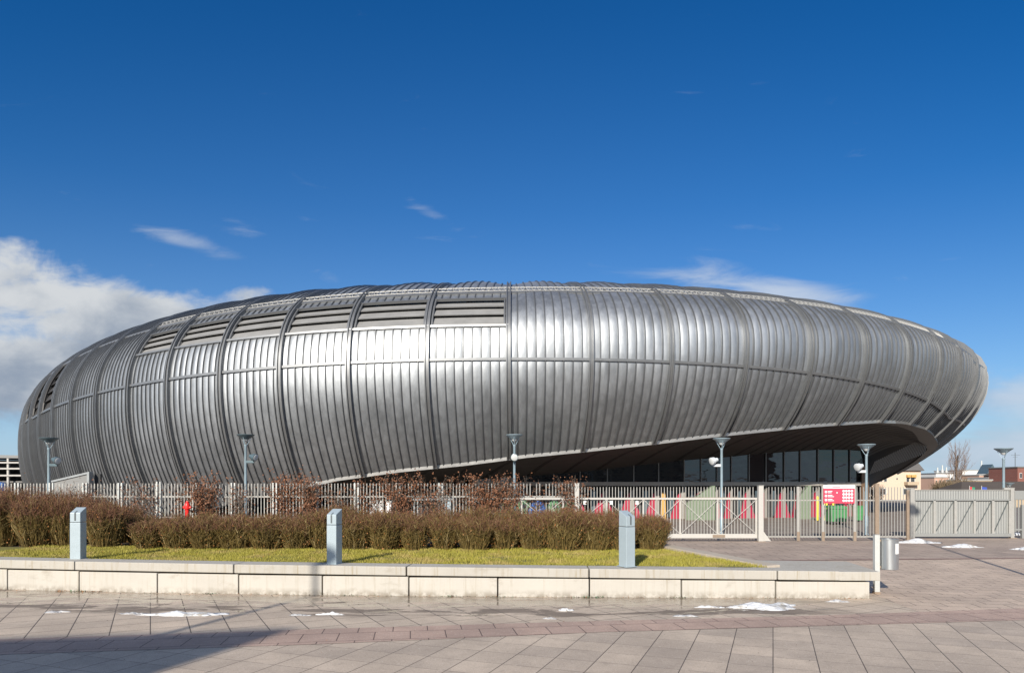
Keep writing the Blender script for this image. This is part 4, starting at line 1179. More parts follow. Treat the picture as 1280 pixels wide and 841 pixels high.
for p0, p1 in ((1031, 1039), (1040, 1050), (1051, 1060)):
    a, b_ = sp(p0, 608.2), sp(p1, 608.2); mk2.box(((a.x + b_.x) / 2, sY - .018, a.z), (b_.x - a.x, .006, .028 if p0 != 1040 else .04))
under(mk2.build('header_lettering', M['sign_red'], fix=False), sb)

# grey sheet gate
GY = 32.6
sg_ = thing('sheet_gate', 'grey corrugated sheet sliding gate with diagonal ties right of the bar fence', 'gate', (fx(1200, GY), GY, 0))
g3 = lambda o: under(o, sg_)
xa, xb = fx(1140, GY), fx(1262, GY); zt3, zb3 = fz(612.5, GY), .14
vs = []; nn_ = int((xb - xa) / .030)
for k in range(nn_ + 1):
    X_ = xa + (xb - xa) * k / nn_; dy = .006 if (k // 2) % 2 else -.006
    vs += [(X_, GY + dy, zb3), (X_, GY + dy, zt3)]
g3(mesh_obj('sheeting', vs, [(2 * k, 2 * k + 2, 2 * k + 3, 2 * k + 1) for k in range(nn_)], M['gate_grey']))
g3(MB().box(((xa + xb) / 2, GY - .06, fz(624.5, GY)), (xb - xa, .07, .075)).build('mid_rail', M['gate_grey'], bevel=.006))
g3(MB().box(((xa + xb) / 2, GY - .07, .16), (xb - xa, .10, .16)).build('bottom_beam', M['gate_grey'], bevel=.01))
g3(MB().box(((xa + xb) / 2, GY - .01, zt3 + .015), (xb - xa, .06, .03)).build('top_edge', M['fence']))
us_ = [1141.5, 1167, 1193, 1217, 1240, 1261]
for p in us_: g3(MB().box((fx(p, GY), GY - .065, (fz(624.5, GY) + .2) / 2), (.11, .06, fz(624.5, GY) - .2)).build('upright', M['fence'], bevel=.006))
for a, b_ in zip(us_[:-1], us_[1:]): g3(MB().bar((fx(a + 1.5, GY), GY - .05, .30), (fx(b_ - 1.5, GY), GY - .05, fz(625.5, GY)), .05, .02).build('tie', M['slot']))
gpost(1134.5, 612, 672, .12, 'rusty post at the right end of the grey bar fence', 'rust', Y=31.3)
gpost(1139.5, 611, 672, .20, 'grey post at the left end of the sheet gate', 'fence', Y=32.52)
gp = gpost(1264.5, 610, 670, .17, 'grey post with a short top arm at the right end of the sheet gate', 'fence', Y=32.60)
MB().box((-.20, 0, fz(610.5, 32.6)), (.40, .12, .10)).build('arm', M['fence'], gp)

f3 = thing('bar_fence', 'grey fence with sheet top and dark bars right of the sheet gate', 'fence', (fx(1300, GY), GY, 0))
g4 = lambda o: under(o, f3)
xa, xb = fx(1268, GY), fx(1420, GY)
g4(MB().box(((xa + xb) / 2, GY, (fz(613, GY) + fz(624, GY)) / 2), (xb - xa, .05, fz(613, GY) - fz(624, GY))).build('sheet_top', M['gate_grey']))
bars = MB(); x_ = xa + .05
while x_ < xb: bars.box((x_, GY, fz(624, GY) / 2 + .15), (.05, .03, fz(624, GY) - .3)); x_ += .15
g4(bars.build('bars', M['gate_grey'], fix=False))
g4(MB().box(((xa + xb) / 2, GY, .42), (xb - xa, .06, .07)).build('bottom_rail', M['gate_grey']))
for p in (1278, 1330, 1400): g4(MB().box((fx(p, GY), GY, .8), (.12, .12, 1.6)).build('post', M['gate_grey']))

# ------------------------------------------------------------------ litter bin on its post
bp = gnd(1095.5, 742)
lb = thing('litter_bin', 'round galvanised litter bin with white sticker hung on a grey post beside the seat wall', 'bin', bp)
zt4 = .74 * F / F; ph = H - (668 - HYP) / F * bp.y
MB().box((0, 0, ph / 2), (.115, .115, ph)).build('post', M['post'], lb, bevel=.012)
MB().box((0, 0, ph + .004), (.12, .12, .012)).build('post_cap', M['fence'], lb)
MB().box((0, 0, .03), (.135, .135, .06)).build('post_foot', M['rust'], lb, bevel=.01)
cx_ = (1111 - 1095.5) / F * bp.y
zb5, zt5 = H - (711 - HYP) / F * bp.y, H - (673 - HYP) / F * bp.y
MB().lathe((cx_, 0, zb5), [(.195, 0), (.205, .01), (.205, zt5 - zb5 - .02), (.21, zt5 - zb5 - .015), (.21, zt5 - zb5), (.19, zt5 - zb5), (.185, .1)], 40).build('drum', M['bin'], lb, True)
mb = MB().box((cx_ / 2, 0, zt5 - .05), (.14, .05, .05)).box((cx_ / 2, 0, zb5 + .05), (.14, .05, .05)); 
MB().box((.075, 0, zt5 - .04), (.06, .05, .06)).build('bracket', M['rust'], lb)
MB().box((.075, 0, zb5 + .05), (.06, .05, .05)).build('bracket', M['rust'], lb)
vs, fs = [], []
for k in range(7):
    a = R(-90 + 12 + k * 7.2); 
    for z_ in (zt5 - .34, zt5 - .10): vs.append((cx_ + .2075 * math.cos(a), .2075 * math.sin(a), z_))
for k in range(6): fs.append((2 * k, 2 * k + 2, 2 * k + 3, 2 * k + 1))
mesh_obj('sticker', vs, fs, M['sticker'], lb, None, None, True)

# ------------------------------------------------------------------ small things behind the fence
hyY = 30.2; hx = (234 - CXP) / F * hyY; hzb = bed_z(hx, hyY) - .05; htop = H - (626 - HYP) / F * hyY
hyd = thing('fire_hydrant', 'red fire hydrant standing before the fence above the low hedge', 'hydrant', (hx, hyY, hzb)); hh = htop - hzb
MB().lathe((0, 0, 0), [(.12, 0), (.12, .05), (.075, .07), (.075, hh * .52), (.12, hh * .56), (.12, hh * .76), (.10, hh * .86), (.05, hh * .95), (.04, hh)], 18).build('barrel', M['hydrant'], hyd, True)
for s in (-1, 1): MB().lathe((s * .10, 0, hh * .66), [(.05, 0), (.05, .035), (.06, .035), (.06, .07)], 14, axis=(s, 0, -.3)).build('outlet', M['hydrant'], hyd, True)

wg = thing('stair_housing', 'low concrete wedge with pale metal coping before the left end of the arena', 'stair housing', ray(90, 606, 38))
wY = 38.0
q = lambda p, v, dy=0: ray(p, v, wY) + Vector((0, dy, 0))
def wz0(p): a = q(p, 606); return Vector((a.x, a.y, 0))
under(MB().prism([wz0(66), wz0(112), q(112, 591.5), q(66, 602.5)], (0, .30, 0)).build('side_wall', M['wedge']), wg)
under(MB().bar(q(65, 601.6, .1), q(112.5, 590.4, .1), .34, .10).build('coping', M['coping_metal']), wg)
under(MB().bar(Vector((q(112, 600).x, wY + .02, 0)), q(112, 590.4, .02), .12, .34).build('end_jamb', M['coping_metal']), wg)
under(MB().prism([Vector((q(112.6, 606).x, wY + .4, 0)), Vector((q(120, 606).x, wY + .4, 0)), q(120, 592, .4), q(112.6, 591, .4)], (0, .15, 0)).build('stair_void', M['dark']), wg)

def igloo(p, mat, label, Y=41.0, s=1.0):
    X_ = (p - CXP) / F * Y; hz = 1.62 * s
    r = thing('igloo_bin', label, 'recycling bin', (X_, Y, 0), 0, 'igloo recycling bins behind the fence')
    pr = [(.52, 0), (.60, .06), (.62, .5)] + [(.62 * math.cos(t), .62 + (hz - .62) * math.sin(t)) for t in np.linspace(0, 1.35, 7)]
    MB().lathe((0, 0, 0), [(a * s, b_) for a, b_ in pr], 24).build('body', M[mat], r, True)
    MB().lathe((0, -.50 * s, hz * .76), [(.12, 0), (.12, .10), (.09, .10)], 14, axis=(0, -.85, .5)).build('drop_hole', M['rubber'], r, True)
    MB().bar((-.14, 0, hz - .02), (.14, 0, hz + .05), .04, .05).build('lifting_ring', M['rubber'], r)
igloo(636, 'igloo_green', 'green igloo recycling bin behind the middle lamp', Y=41.5)
igloo(672, 'igloo_blue', 'blue igloo recycling bin behind the fence')
igloo(693, 'igloo_green', 'green igloo recycling bin between the blue one and the gate post')
igloo(715, 'igloo_green', 'green igloo recycling bin nearest the white gate', Y=42)
igloo(655, 'igloo_green', 'green igloo recycling bin left of the blue one, partly hidden by the lamp', Y=42.5)

for a, b_, t, lbl in ((464, 479, 626, 'wider white cabinet seen through the fence'), (484, 490, 626.5, 'narrow white cabinet seen through the fence')):
    cY = 38.0; X0, X1 = (a - CXP) / F * cY, (b_ - CXP) / F * cY; hz = H - (t - HYP) / F * cY
    r = thing('utility_cabinet', lbl, 'cabinet', ((X0 + X1) / 2, cY, 0), 0, 'white cabinets behind the fence')
    MB().box((0, 0, hz / 2), (X1 - X0, .5, hz)).build('body', M['sticker'], r, bevel=.02)
    MB().box((0, -.256, hz / 2), ((X1 - X0) * .86, .012, hz * .86)).build('door', M['sign_white'], r)
    MB().box((0, 0, hz + .02), (X1 - X0 + .06, .56, .04)).build('lid', M['fence'], r)

shY = 39.0; sx = lambda p: (p - CXP) / F * shY; hz = H - (624.5 - HYP) / F * shY
shl = thing('bike_shelter', 'low steel framed shelter with glass panels seen through the fence', 'shelter', (sx(542), shY, 0))
for p in (518, 557, 567):
    for dy in (0, 1.4): MB().box((sx(p) - sx(542), dy, hz / 2), (.09, .09, hz)).build('post', M['coping_metal'], shl)
MB().box((0, .7, hz + .03), (sx(568) - sx(517), 1.6, .10)).build('roof', M['coping_metal'], shl)
MB().box((sx(537.5) - sx(542), 1.4, hz * .55), (sx(556) - sx(520), .02, hz * .7)).build('glass_panel', M['window'], shl)
MB().box((sx(560.5) - sx(542), -.02, hz * .5), (.30, .05, hz * .9)).build('side_panel', M['lamp_blue'], shl)

# wheeled refuse container
dY = 44.0; dx0, dx1 = (1034 - CXP) / F * dY, (1055 - CXP) / F * dY; dz = H - (631.5 - HYP) / F * dY
dmp = thing('refuse_container', 'green wheeled refuse container on the forecourt below the red notice board', 'container', ((dx0 + dx1) / 2, dY, 0)); wd = dx1 - dx0
MB().prism([(-wd * .44, -.45, .2), (wd * .44, -.45, .2), (wd * .5, -.5, dz - .22), (-wd * .5, -.5, dz - .22)], (0, .95, 0)).build('tub', M['bin_green'], dmp, bevel=.03)
MB().prism([(-wd * .51, -.52, dz - .20), (wd * .51, -.52, dz - .20), (wd * .49, -.45, dz - .06), (wd * .40, -.3, dz), (-wd * .40, -.3, dz), (-wd * .49, -.45, dz - .06)], (0, 1.0, 0)).build('lid', M['bin_green'], dmp, bevel=.02)
for sx_ in (-1, 1):
    for dy in (-.35, .35): MB().lathe((sx_ * wd * .36 - .03, dy, .1), [(.1, 0), (.1, .06)], 14, axis=(1, 0, 0)).build('wheel', M['rubber'], dmp, True)
    MB().lathe((sx_ * wd * .5, -.02, dz - .3), [(.03, 0), (.03, .12)], 10, axis=(sx_, 0, 0)).build('trunnion', M['rubber'], dmp)
dY = 47.5
d2 = thing('wheelie_bin', 'small green wheelie bin on the forecourt left of the pale lamp', 'bin', ((1072 - CXP) / F * dY, dY, 0))
MB().prism([(-.22, -.25, .1), (.22, -.25, .1), (.28, -.3, 1.05), (-.28, -.3, 1.05)], (0, .55, 0)).build('tub', M['bin_green'], d2, bevel=.02)
MB().box((0, -.02, 1.09), (.60, .62, .07)).build('lid', M['bin_green'], d2, bevel=.02)
for i, (p, v0, lb_) in enumerate(((1021.8, 620, 'yellow post nearest the pale green porch wing'), (1030.8, 628, 'yellow post behind the left edge of the notice board'), (1033.2, 624, 'yellow post left of the green refuse container'), (1041.5, 622, 'yellow post behind the green refuse container'))):
    yY = 48.5; r = thing('marker_post', lb_, 'post', ((p - CXP) / F * yY, yY, 0), 0, 'yellow posts before the glass entrance')
    hz = H - (v0 - HYP) / F * yY
    MB().lathe((0, 0, 0), [(.075, 0), (.075, hz - .04), (.05, hz)], 12).build('shaft', M['yellow'], r, True)
    MB().lathe((0, 0, 0), [(.13, 0), (.13, .04)], 12).build('base', M['rubber'], r)

# ------------------------------------------------------------------ snow remnants
def snow(p0, p1, v, thick, label, seed, squash=.5):
    a, b_ = gnd(p0, v), gnd(p1, v); c = (a + b_) / 2; L = (b_ - a).length / 2; r2 = random.Random(seed); ph_ = [r2.uniform(0, 6.28) for _ in range(12)]
    vs, fs = [], []; nr, na = 14, 56
    for i in range(nr + 1):
        r = i / nr
        for k in range(na):
            t = 2 * math.pi * k / na
            e = 1 + .22 * math.sin(2 * t + ph_[0]) + .16 * math.sin(3 * t + ph_[1]) + .12 * math.sin(5 * t + ph_[2]) + .07 * math.sin(8 * t + ph_[3]) + .04 * math.sin(13 * t + ph_[4])
            e *= 1 + (r2.uniform(-.13, .13) if r > .6 else 0)
            X_, Y_ = L * r * math.cos(t) * e * .9, L * squash * r * math.sin(t) * e
            z_ = (1.25 if thick < .14 else .75) * thick * (max(0, 1 - r ** 2.2)) * (.66 + .16 * math.sin(X_ * 4.3 / L + ph_[5]) + .12 * math.sin(X_ * 9 / L + Y_ * 7 / L + ph_[6]) + .08 * math.sin(Y_ * 14 / L + X_ * 15 / L + ph_[7])) + .003 + (.006 * r2.uniform(-1, 1) if r < .95 else -.012)
            vs.append((X_, Y_, max(z_, -.01 if r > .95 else .004)))
    for i in range(nr):
        for k in range(na): fs.append((i * na + k, i * na + (k + 1) % na, (i + 1) * na + (k + 1) % na, (i + 1) * na + k))
    o = mesh_obj('snow_heap', vs, fs, M['ice'] if any(q in label for q in ('crust', 'icy', 'grey', 'scrap')) else M['snow'], None, None, True, 0, 0, True); o.location = c
    tag(o, label, 'snow', 'snow remnants on the pavement')
snow(184, 282, 768.5, .07, 'longest strip of old snow below the left part of the seat wall', 1, .20)
snow(55, 86, 765, .035, 'small grey snow patch before the left bollard', 2, .35)
snow(150, 180, 767, .03, 'thin snow crust left of the longest snow strip', 8, .3)
snow(398, 428, 768, .05, 'small white snow patch below the middle bollard', 3, .22)
snow(360, 388, 769, .03, 'flat icy patch left of the small snow patch below the middle bollard', 9, .25)
snow(698, 716, 763, .05, 'tiny snow lump on the wet slabs below the seat wall', 4, .5)
snow(678, 696, 773, .03, 'flat snow scrap beside the red paving band', 5, .4)
snow(905, 1008, 759, .11, 'lumpy white snow heap before the right end of the seat wall', 6, .30)
snow(838, 872, 770, .035, 'icy crust left of the lumpy snow heap', 10, .25)
snow(870, 905, 759, .04, 'small snow strip touching the lumpy heap on its left', 11, .22)
snow(1034, 1060, 752, .05, 'small snow scrap at the right foot of the seat wall', 12, .3)
snow(1122, 1170, 678, .26, 'thick white snow heap at the left foot of the sheet gate', 13, .5)
snow(1180, 1226, 683.5, .20, 'white snow heap on the pavement before the middle of the sheet gate', 14, .5)
snow(1262, 1300, 686.5, .16, 'snow heap at the right edge before the sheet gate end', 15, .5)
snow(1262, 1292, 668.5, .22, 'snow heap under the dark bars right of the sheet gate', 16, .5)

# ------------------------------------------------------------------ distance, right
def bpt(p, v, Y): return ray(p, v, Y)
hY = 120.0
s = hY / F
house = thing('cream_house', 'cream two storey house with grey hipped roof behind the bar fence', 'house', ((1120 - CXP) * s, hY, 0))
x0, xm, x1 = (1058 - CXP) * s, (1151 - CXP) * s, (1169 - CXP) * s
ez = H - (588 - HYP) * s; dep = 9.0
hh_ = lambda o: under(o, house)
B0 = [Vector((x0, hY, 0)), Vector((xm, hY, 0)), Vector((xm + 3.6, hY + dep, 0)), Vector((x0, hY + dep, 0))]
hh_(MB().prism(B0, (0, 0, ez)).build('walls', M['cream']))
ov = .5
E_ = [Vector((x0 - ov, hY - ov, ez)), Vector((xm + ov * .8, hY - ov, ez)), Vector((xm + 3.6 + ov * 2.2, hY + dep + ov, ez)), Vector((x0 - ov, hY + dep + ov, ez))]
rz_ = H - (566 - HYP) * s * 1.02
rg = [Vector((x0 + 5, hY + dep / 2, rz_)), Vector(((1142 - CXP) * s * 1.03, hY + dep / 2, rz_))]
hh_(MB().add(E_ + rg, [(0, 1, 5, 4), (1, 2, 5), (2, 3, 4, 5), (3, 0, 4), (3, 2, 1, 0)]).build('roof', M['roof_grey']))
def hwin(p0, v0, p1, v1, yellow=False):
    a, b_ = ray(p0, v0, hY), ray(p1, v1, hY); c = (a + b_) / 2
    w_ = hh_(MB().box((c.x, hY - .02, c.z), (b_.x - a.x, .10, a.z - b_.z)).build('window', M['frame_white']))
    o = MB().box((c.x, hY - .09, c.z), ((b_.x - a.x) * .78, .04, (a.z - b_.z) * .84)).build('pane', M['window']); o.parent = w_
    if yellow:
        o = MB().box((c.x, hY - .30, a.z - .25), ((b_.x - a.x) * 1.05, .45, .45)).build('awning', M['yellow_panel']); o.parent = w_
hwin(1132.5, 593, 1136.4, 603, True); hwin(1137.6, 593, 1143.4, 603, True); hwin(1098, 596, 1103, 602); hwin(1104.5, 596, 1108.5, 602); hwin(1120, 597, 1122, 599)
hwin(1098, 610, 1108, 618); hwin(1128, 610, 1142, 618)
a, b_ = ray(1130, 602, hY), ray(1144, 606, hY)
hh_(MB().box(((a.x + b_.x) / 2, hY - .6, (a.z + b_.z) / 2), (b_.x - a.x, 1.1, a.z - b_.z)).build('balcony', M['tan_wall']))
for v in (1158, 1164): 
    a = ray(v, 597, hY + (v - 1151) * .2 + 2); hh_(MB().box((xm + (v - 1151) / 18 * 3.6 + .06, hY + (v - 1151) / 18 * dep, H + 9 * s), (.5, .9, 1.3), rz=R(-22)).build('side_window', M['window']))

def block(name, label, cat, p0, p1, vt, Y, dep, mat, roof=None, rv=None, wins=0, group=None):
    s = Y / F; xa, xb = (p0 - CXP) * s, (p1 - CXP) * s; zt = H - (vt - HYP) * s
    r = thing(name, label, cat, ((xa + xb) / 2, Y, 0), 0, group); wd = xb - xa
    MB().box((0, dep / 2, zt / 2), (wd, dep, zt)).build('walls', M[mat], r)
    if roof and rv is not None:
        rz = H - (rv - HYP) * s
        MB().prism([(-wd / 2 - .4, -.4, zt + .02), (-wd / 2 - .4, dep + .4, zt + .02), (-wd / 2 - .4, dep / 2, rz)], (wd + .8, 0, 0)).build('roof', M[roof], r)
    else:
        MB().box((0, dep / 2, zt + .15), (wd + .3, dep + .3, .3)).build('parapet', M[roof or 'fence'], r)
    for k in range(wins):
        X_ = -wd / 2 + wd * (k + .5) / wins
        w_ = MB().box((X_, -.04, zt * .72), (wd / wins * .40, .1, 1.3)).build('window', M['frame_white'], r)
        o = MB().box((X_, -.10, zt * .72), (wd / wins * .32, .05, 1.1)).build('pane', M['window']); o.parent = w_
    return r
block('flat_block', 'long pale flat roofed block with rooftop plant behind the bare poplar', 'building', 1170, 1192, 592, 230, 14, 'white_wall', 'roof_grey', wins=4)
block('flat_block', 'white flat roofed block right of the bare poplar', 'building', 1203, 1242, 588, 240, 16, 'white_wall', wins=5)
block('brick_block', 'low terracotta block before the white flat roofed block', 'building', 1168, 1186, 597, 190, 8, 'pink_wall', wins=4)
block('brick_block', 'small terracotta building left of the sloping glass roof', 'building', 1224, 1243, 594, 200, 8, 'pink_wall', wins=2)
block('pale_shed', 'long pale low building behind the brown roof', 'building', 1236, 1262, 597.5, 175, 8, 'white_wall')
block('rubble_wall', 'tan rubble wall mass behind the bushes', 'building', 1202, 1240, 600.5, 150, 5, 'tan_wall')
block('brick_house', 'dark brick house with grey roof left of the antenna', 'house', 1259, 1272, 594, 180, 9, 'brick', 'roof_grey', 588.5, wins=2)
bt = block('brick_tower', 'taller red brick house with rooftop antenna at the right edge', 'house', 1272, 1310, 584.5, 165, 10, 'brick', 'roof_grey', wins=5)
s = 165 / F; zt = H + 21.5 * s
mb = MB().bar((-2.8, 2, zt), (-2.8, 2, zt + 3.8), .10); mb.bar((-3.8, 2, zt + 3.2), (-1.6, 2, zt + 3.2), .07); mb.bar((-3.4, 2, zt + 2.7), (-2.2, 2, zt + 2.7), .06); mb.build('antenna', M['slot'], bt)
gl = thing('glass_roof', 'dark sloping triangular glass roof behind the terracotta building', 'roof', (ray(1241, 590, 215).x, 215, 0))
s = 215 / F
MB().prism([((1234 - 1241) * s, 0, H + 14 * s), ((1247 - 1241) * s, 0, H + 14 * s), (0, 0, H + 26 * s)], (0, 5, 0)).build('gable', M['lamp_dark'], gl)
MB().box((0, 2.5, (H + 14 * s) / 2), (14 * s, 5, H + 14 * s)).build('walls', M['white_wall'], gl)
for p, h_, lb_ in ((1172, 2.2, 'short white mast on the long pale block'), (1178, 3.0, 'white mast in the middle of the long pale block'), (1183, 2.3, 'white mast at the right of the long pale block'), (1227, 3.6, 'slim white chimney on the white block')):
    Y = 236 if p < 1200 else 246; s = Y / F; zb = H + (14.0 if p < 1200 else 18.0) * s
    r = thing('roof_mast', lb_, 'mast', ((p - CXP) * s, Y, zb - .5), 0, 'masts on the far roofs')
    MB().lathe((0, 0, 0), [(.45, 0), (.45, h_ * .6), (.25, h_ * .7), (.22, h_ + .5)], 10).build('shaft', M['post'], r)
lr = thing('long_shed', 'long low shed with brown tiled roof behind the sheet gate', 'shed', ((1255 - CXP) / F * 78, 78, 0)); s = 78 / F
xa, xb = (1196 - 1255) * s, (1400 - 1255) * s
zt = H + 4.6 * s; ze = H - 14 * s
MB().box(((xa + xb) / 2 + 1.5, 4, ze / 2), (xb - xa - 2, 7, ze)).build('walls', M['tan_wall'], lr)
MB().add([(xa + .3, -.3, ze), (xb, -.3, ze), (xb, 8.3, ze), (xa + .3, 8.3, ze), ((1231 - 1255) * s, 4, zt), (xb - 1.5, 4, zt)], [(0, 1, 5, 4), (1, 2, 5), (2, 3, 4, 5), (3, 0, 4)]).build('roof', M['roof_brown'], lr)
for p, lb_, mats in ((1212, 'small red and green flag above the sheet gate', ('flag_red', 'flag_green')), (1227, 'small blue flag above the sheet gate', ('flag_blue', 'flag_blue'))):
    Y = 62.0; s = Y / F; r = thing('flag', lb_, 'flag', ((p - CXP) * s, Y, 0), 0, 'flags above the sheet gate'); zt = H - 2.2 * s
    MB().lathe((0, 0, 0), [(.03, 0), (.025, zt + .1)], 8).build('pole', M['post'], r)
    for k, mt in enumerate(mats):
        vs = []; 
        for i in range(5):
            X_ = .02 + (k + i / 4) * .22; vs += [(X_, .05 * math.sin(X_ * 9), zt - .30 - X_ * .12), (X_, .05 * math.sin(X_ * 9 + .4), zt - X_ * .10)]
        mesh_obj('cloth', vs, [(2 * i, 2 * i + 2, 2 * i + 3, 2 * i + 1) for i in range(4)], M[mt], r)

# bare poplar and scrub
def poplar(p, vt, Y, label):
    random.seed(31); s = Y / F; hz = H - (vt - HYP) * s; root = thing('poplar_tree', label, 'tree', ((p - CXP) * s, Y, 0))
    tr = MB(); pts = [(0, 0, 0), (.1, 0, hz * .25), (.05, .05, hz * .5), (.25, 0, hz * .72)]; tr.tube(pts, [.30, .22, .15, .07], 8); 
    segs = []
    def grow(p0, d_, L, w_, lev):
        q = p0
        n_ = 4
        for k in range(n_):
            dd = (d_ + Vector((random.gauss(0, .06), random.gauss(0, .06), .05))).normalized(); r_ = q + dd * L / n_
            segs.append((q, r_, .7 * w_ * (1 - .2 * k), .7 * w_ * (1 - .2 * (k + 1)), 0)); 
            if lev < 3:
                for _ in range(2):
                    e = (dd + Vector((random.gauss(0, .30), random.gauss(0, .30), random.uniform(.1, .4)))).normalized(); grow(q.lerp(r_, random.random()), e, L * random.uniform(.30, .5), w_ * .5, lev + 1)
            q = r_; d_ = dd
    for k in range(18):
        t = random.uniform(.10, .72); b_ = Vector((.1 * t, 0, hz * t)); a = random.uniform(0, 6.28)
        grow(b_, Vector((math.cos(a) * .42, math.sin(a) * .42, 1)).normalized(), hz * random.uniform(.22, .40) * (1.25 - t * .6), .055, 0)
    tr.build('trunk', M['bark'], root, True)
    v, f, mi = ribbons(segs); mesh_obj('crown', v, f, M['poplar'], root)
poplar(1195, 546, 105, 'tall bare poplar behind the sheet gate')
def scrub(p, w_, vt, Y, label, seed, mat='bush_brown', n=900):
    random.seed(seed); s = Y / F; hz = H - (vt - HYP) * s; rx = w_ * s / 2
    segs = []
    for _ in range(n):
        a = random.uniform(-1, 1); p0 = Vector((a * rx * .8, random.uniform(-1, 1), random.uniform(0, hz * .5))); L = random.uniform(.3, .55) * hz * (1 - .3 * a * a)
        q = p0 + Vector((random.gauss(0, .25), random.gauss(0, .25), 1)).normalized() * L; segs.append((p0, q, .035, .015, 0))
        for k in range(3):
            b_ = p0.lerp(q, random.random()); segs.append((b_, b_ + Vector((random.gauss(0, .35), random.gauss(0, .3), random.uniform(.1, .7))), .02, .01, 0))
    v, f, mi = ribbons(segs); o = mesh_obj('bush', v, f, M[mat]); o.location = ((p - CXP) * s, Y, 0); tag(o, label, 'bush', 'bare bushes behind the sheet gate')
scrub(1180, 26, 598, 98, 'brown bare bush left of the poplar trunk', 41)
scrub(1206, 24, 597, 99, 'brown bare bush right of the poplar trunk', 42)
scrub(1094, 20, 600, 100, 'thin bare bush before the cream house', 43, 'poplar', 160)
scrub(1252, 8, 582, 210, 'distant bare bush beside the sloping glass roof', 44, 'poplar', 60)

# ------------------------------------------------------------------ distance, left: open deck with rails
Y = 95.0; s = Y / F
dk = thing('parking_deck', 'open deck building with pale railings at the left edge', 'building', ((-30 - CXP) * s, Y, 0))
lx = lambda p: (p + 30) * s
zz2 = lambda v: H - (v - HYP) * s
MB().prism([(lx(-120), 0, zz2(566)), (lx(31), 0, zz2(569)), (lx(31), 0, zz2(572.5)), (lx(-120), 0, zz2(571))], (0, 9, 0)).build('roof', M['wedge'], dk)
for v in (583, 592, 600): MB().box((lx(-45), 5, zz2(v + 2)), (lx(31) - lx(-120), 8, .25)).build('floor_slab', M['deck_dark'], dk)
for v in (578, 585.5, 594): MB().box((lx(-45), -.05, zz2(v)), (lx(31) - lx(-120), .12, .20)).build('railing', M['deck_rail'], dk)
for p in (-60, -25, 9, 30): MB().box((lx(p), .2, zz2(572) / 2), (.25, .25, zz2(572))).build('column', M['deck_rail'], dk)
MB().box((lx(-45), 9, zz2(572) / 2), (lx(31) - lx(-120), .2, zz2(572))).build('rear_wall', M['deck_dark'], dk)
cY = 52.0; r = thing('blue_barrel', 'small blue barrel behind the fence at the left edge', 'barrel', ((1 - CXP) / F * cY, cY, 0)); hz = H + 3.5 / F * cY
MB().lathe((0, 0, 0), [(.3, 0), (.34, .1), (.36, hz * .5), (.34, hz - .1), (.28, hz)], 16).build('drum', M['igloo_blue'], r, True)
MB().lathe((0, 0, hz), [(.10, 0), (.08, .05)], 10).build('cap', M['rubber'], r)

# ------------------------------------------------------------------ the street behind the viewer (seen only as shadow and mirror image)
sun_d = Vector((math.sin(R(SUN_AZ)), math.cos(R(SUN_AZ)), 0)); tanE = math.tan(R(SUN_EL))
tip = gnd(375, 784); HB = 17.0
cor = tip - sun_d * (HB / tanE)
def rear_block(name, label, mat, A, ang, Lx, dep, hz, nw, nf, skew=0.0):
    r = thing(name, label, 'building', (A.x, A.y, 0), ang)
    foot_ = [(0, 0, 0), (-Lx, 0, 0), (-Lx - dep * skew, -dep, 0), (-dep * skew, -dep, 0)]
    MB().prism(foot_, (0, 0, hz - .13)).build('walls', M[mat], r)
    MB().prism([Vector(q_) + Vector((0, 0, hz - .13)) for q_ in foot_], (0, 0, .13)).build('cornice', M['conc'], r)
    wm = None
    for f_ in range(nf):
        for k in range(nw):
            X_ = -Lx * (k + .5) / nw; Z_ = 1.9 + f_ * (hz - 1.5) / nf
            if wm is None: wm = MB().box((0, 0, 0), (Lx / nw * .45, .12, 1.7)).build('window', M['window'], r); o = wm
            else: o = wm.copy(); COL.objects.link(o); o.parent = r
            o.location = (X_, .02, Z_)
    return r
rear_block('brick_office', 'red brick office with rows of windows behind the viewer', 'brick', cor, R(11), 46, 14, HB, 12, 4, skew=.72)
rear_block('stone_terrace', 'pale stone terrace across the street behind the viewer', 'tan_wall', Vector((62, -52, 0)), R(-6), 62, 12, 13, 14, 3)
rear_block('brick_terrace', 'long brick terrace at the right behind the viewer', 'brick', Vector((120, -20, 0)), R(-38), 52, 12, 14, 12, 3)
def mast(pt, hz, label, w_=.085):
    r = thing('street_mast', label, 'street lamp', (pt.x, pt.y, 0), 0, 'street masts beside the viewer')
    MB().lathe((0, 0, 0), [(w_ * 1.4, 0), (w_ * 1.3, .8), (w_, 1.0), (w_ * .6, hz)], 14).build('pole', M['lamp_blue'], r, True)
    MB().lathe((0, 0, hz - .1), [(.2, 0), (.42, .2), (.42, .25)], 18).build('bowl', M['lamp_dark'], r, True)
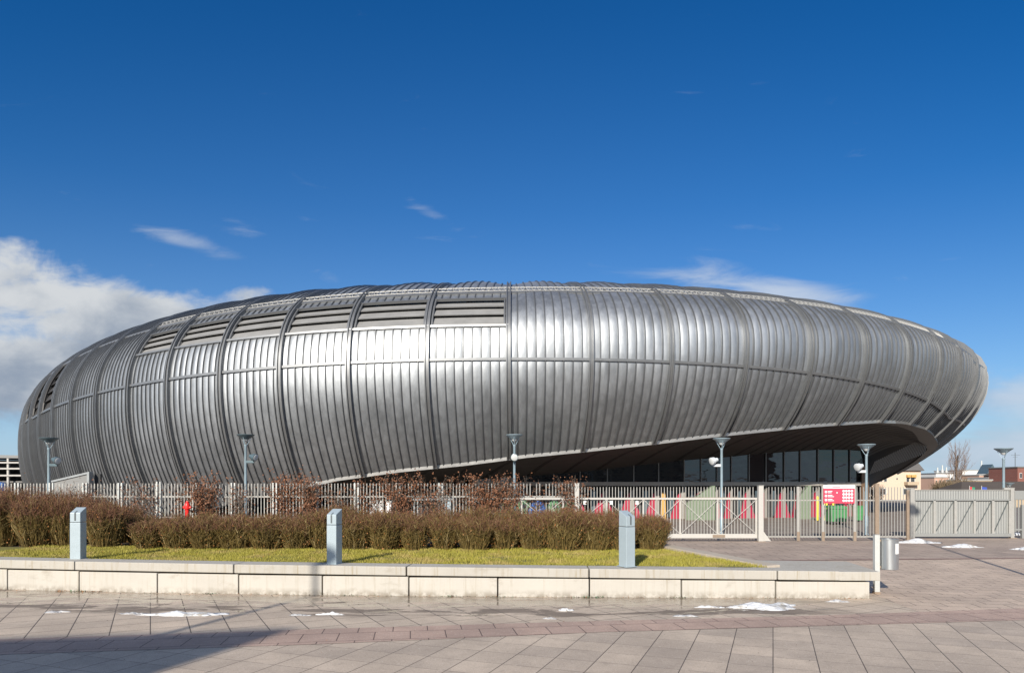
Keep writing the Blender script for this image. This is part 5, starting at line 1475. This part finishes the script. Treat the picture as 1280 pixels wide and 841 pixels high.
pt = gnd(389, 745); mast(pt - sun_d * (11.6 / tanE), 12.6, 'street mast whose shadow crosses the seat wall', .105)
pt = gnd(1125, 668); mast(pt - sun_d * 24.0, 24.0 * tanE, 'street mast to the right of the viewer, casting a thin shadow', .07)

# fallen leaves, moss and grit gathered along the foot of the seat wall and over the slabs (countless: one object)
random.seed(77); lv, lf, lm = [], [], []
def bit(p, s, mt, flat=.35):
    u = Vector((random.gauss(0, 1), random.gauss(0, 1), random.gauss(0, flat))).normalized() * s
    w_ = u.cross(Vector((random.gauss(0, flat), random.gauss(0, flat), 1))).normalized() * s * random.uniform(.4, .9); o = len(lv)
    lv.extend([p - u, p + w_, p + u * .8, p - w_]); lf.append((o, o + 1, o + 2, o + 3)); lm.append(mt)
for _ in range(1500):
    p = random.uniform(-20, 1092); f = wall_pt(p); d_ = random.random() ** 3 * .25
    dens = .5 + .5 * math.sin(p * .031) * math.sin(p * .083 + 1)
    if random.random() > dens + .15: continue
    bit(f + Vector((0, .03 - d_, .012 + .02 * random.random())), random.uniform(.006, .016), random.choice((0, 0, 1, 2)))
for c_ in (78, 98, 110, 121, 262, 432, 560, 623, 735, 748, 850):
    f = wall_pt(c_)
    for _ in range(26): bit(f + Vector((random.gauss(0, .10), -abs(random.gauss(0, .05)) + .02, .014 + .02 * random.random())), random.uniform(.010, .026), 0 if c_ in (78, 110, 121) else random.choice((1, 2, 2)))
for _ in range(420):
    p = Vector((random.uniform(-11, 9), random.uniform(9.4, 15), .012)); bit(p, random.uniform(.004, .010), random.choice((0, 1, 1)))
for _ in range(260):
    X_ = random.uniform(-13, 5); Y_ = random.uniform(17.2, 20); 
    if X_ < kerb_x(Y_): bit(Vector((X_, Y_, bed_z(X_, Y_) + .02)), random.uniform(.012, .024), 0)
o = mesh_obj('leaf_litter', lv, lf, [M['leaf_rust'], M['soil'], M['igloo_green']], None, lm)
tag(o, 'fallen brown leaves, moss and grit along the foot of the seat wall', 'leaf litter'); o['kind'] = 'stuff'
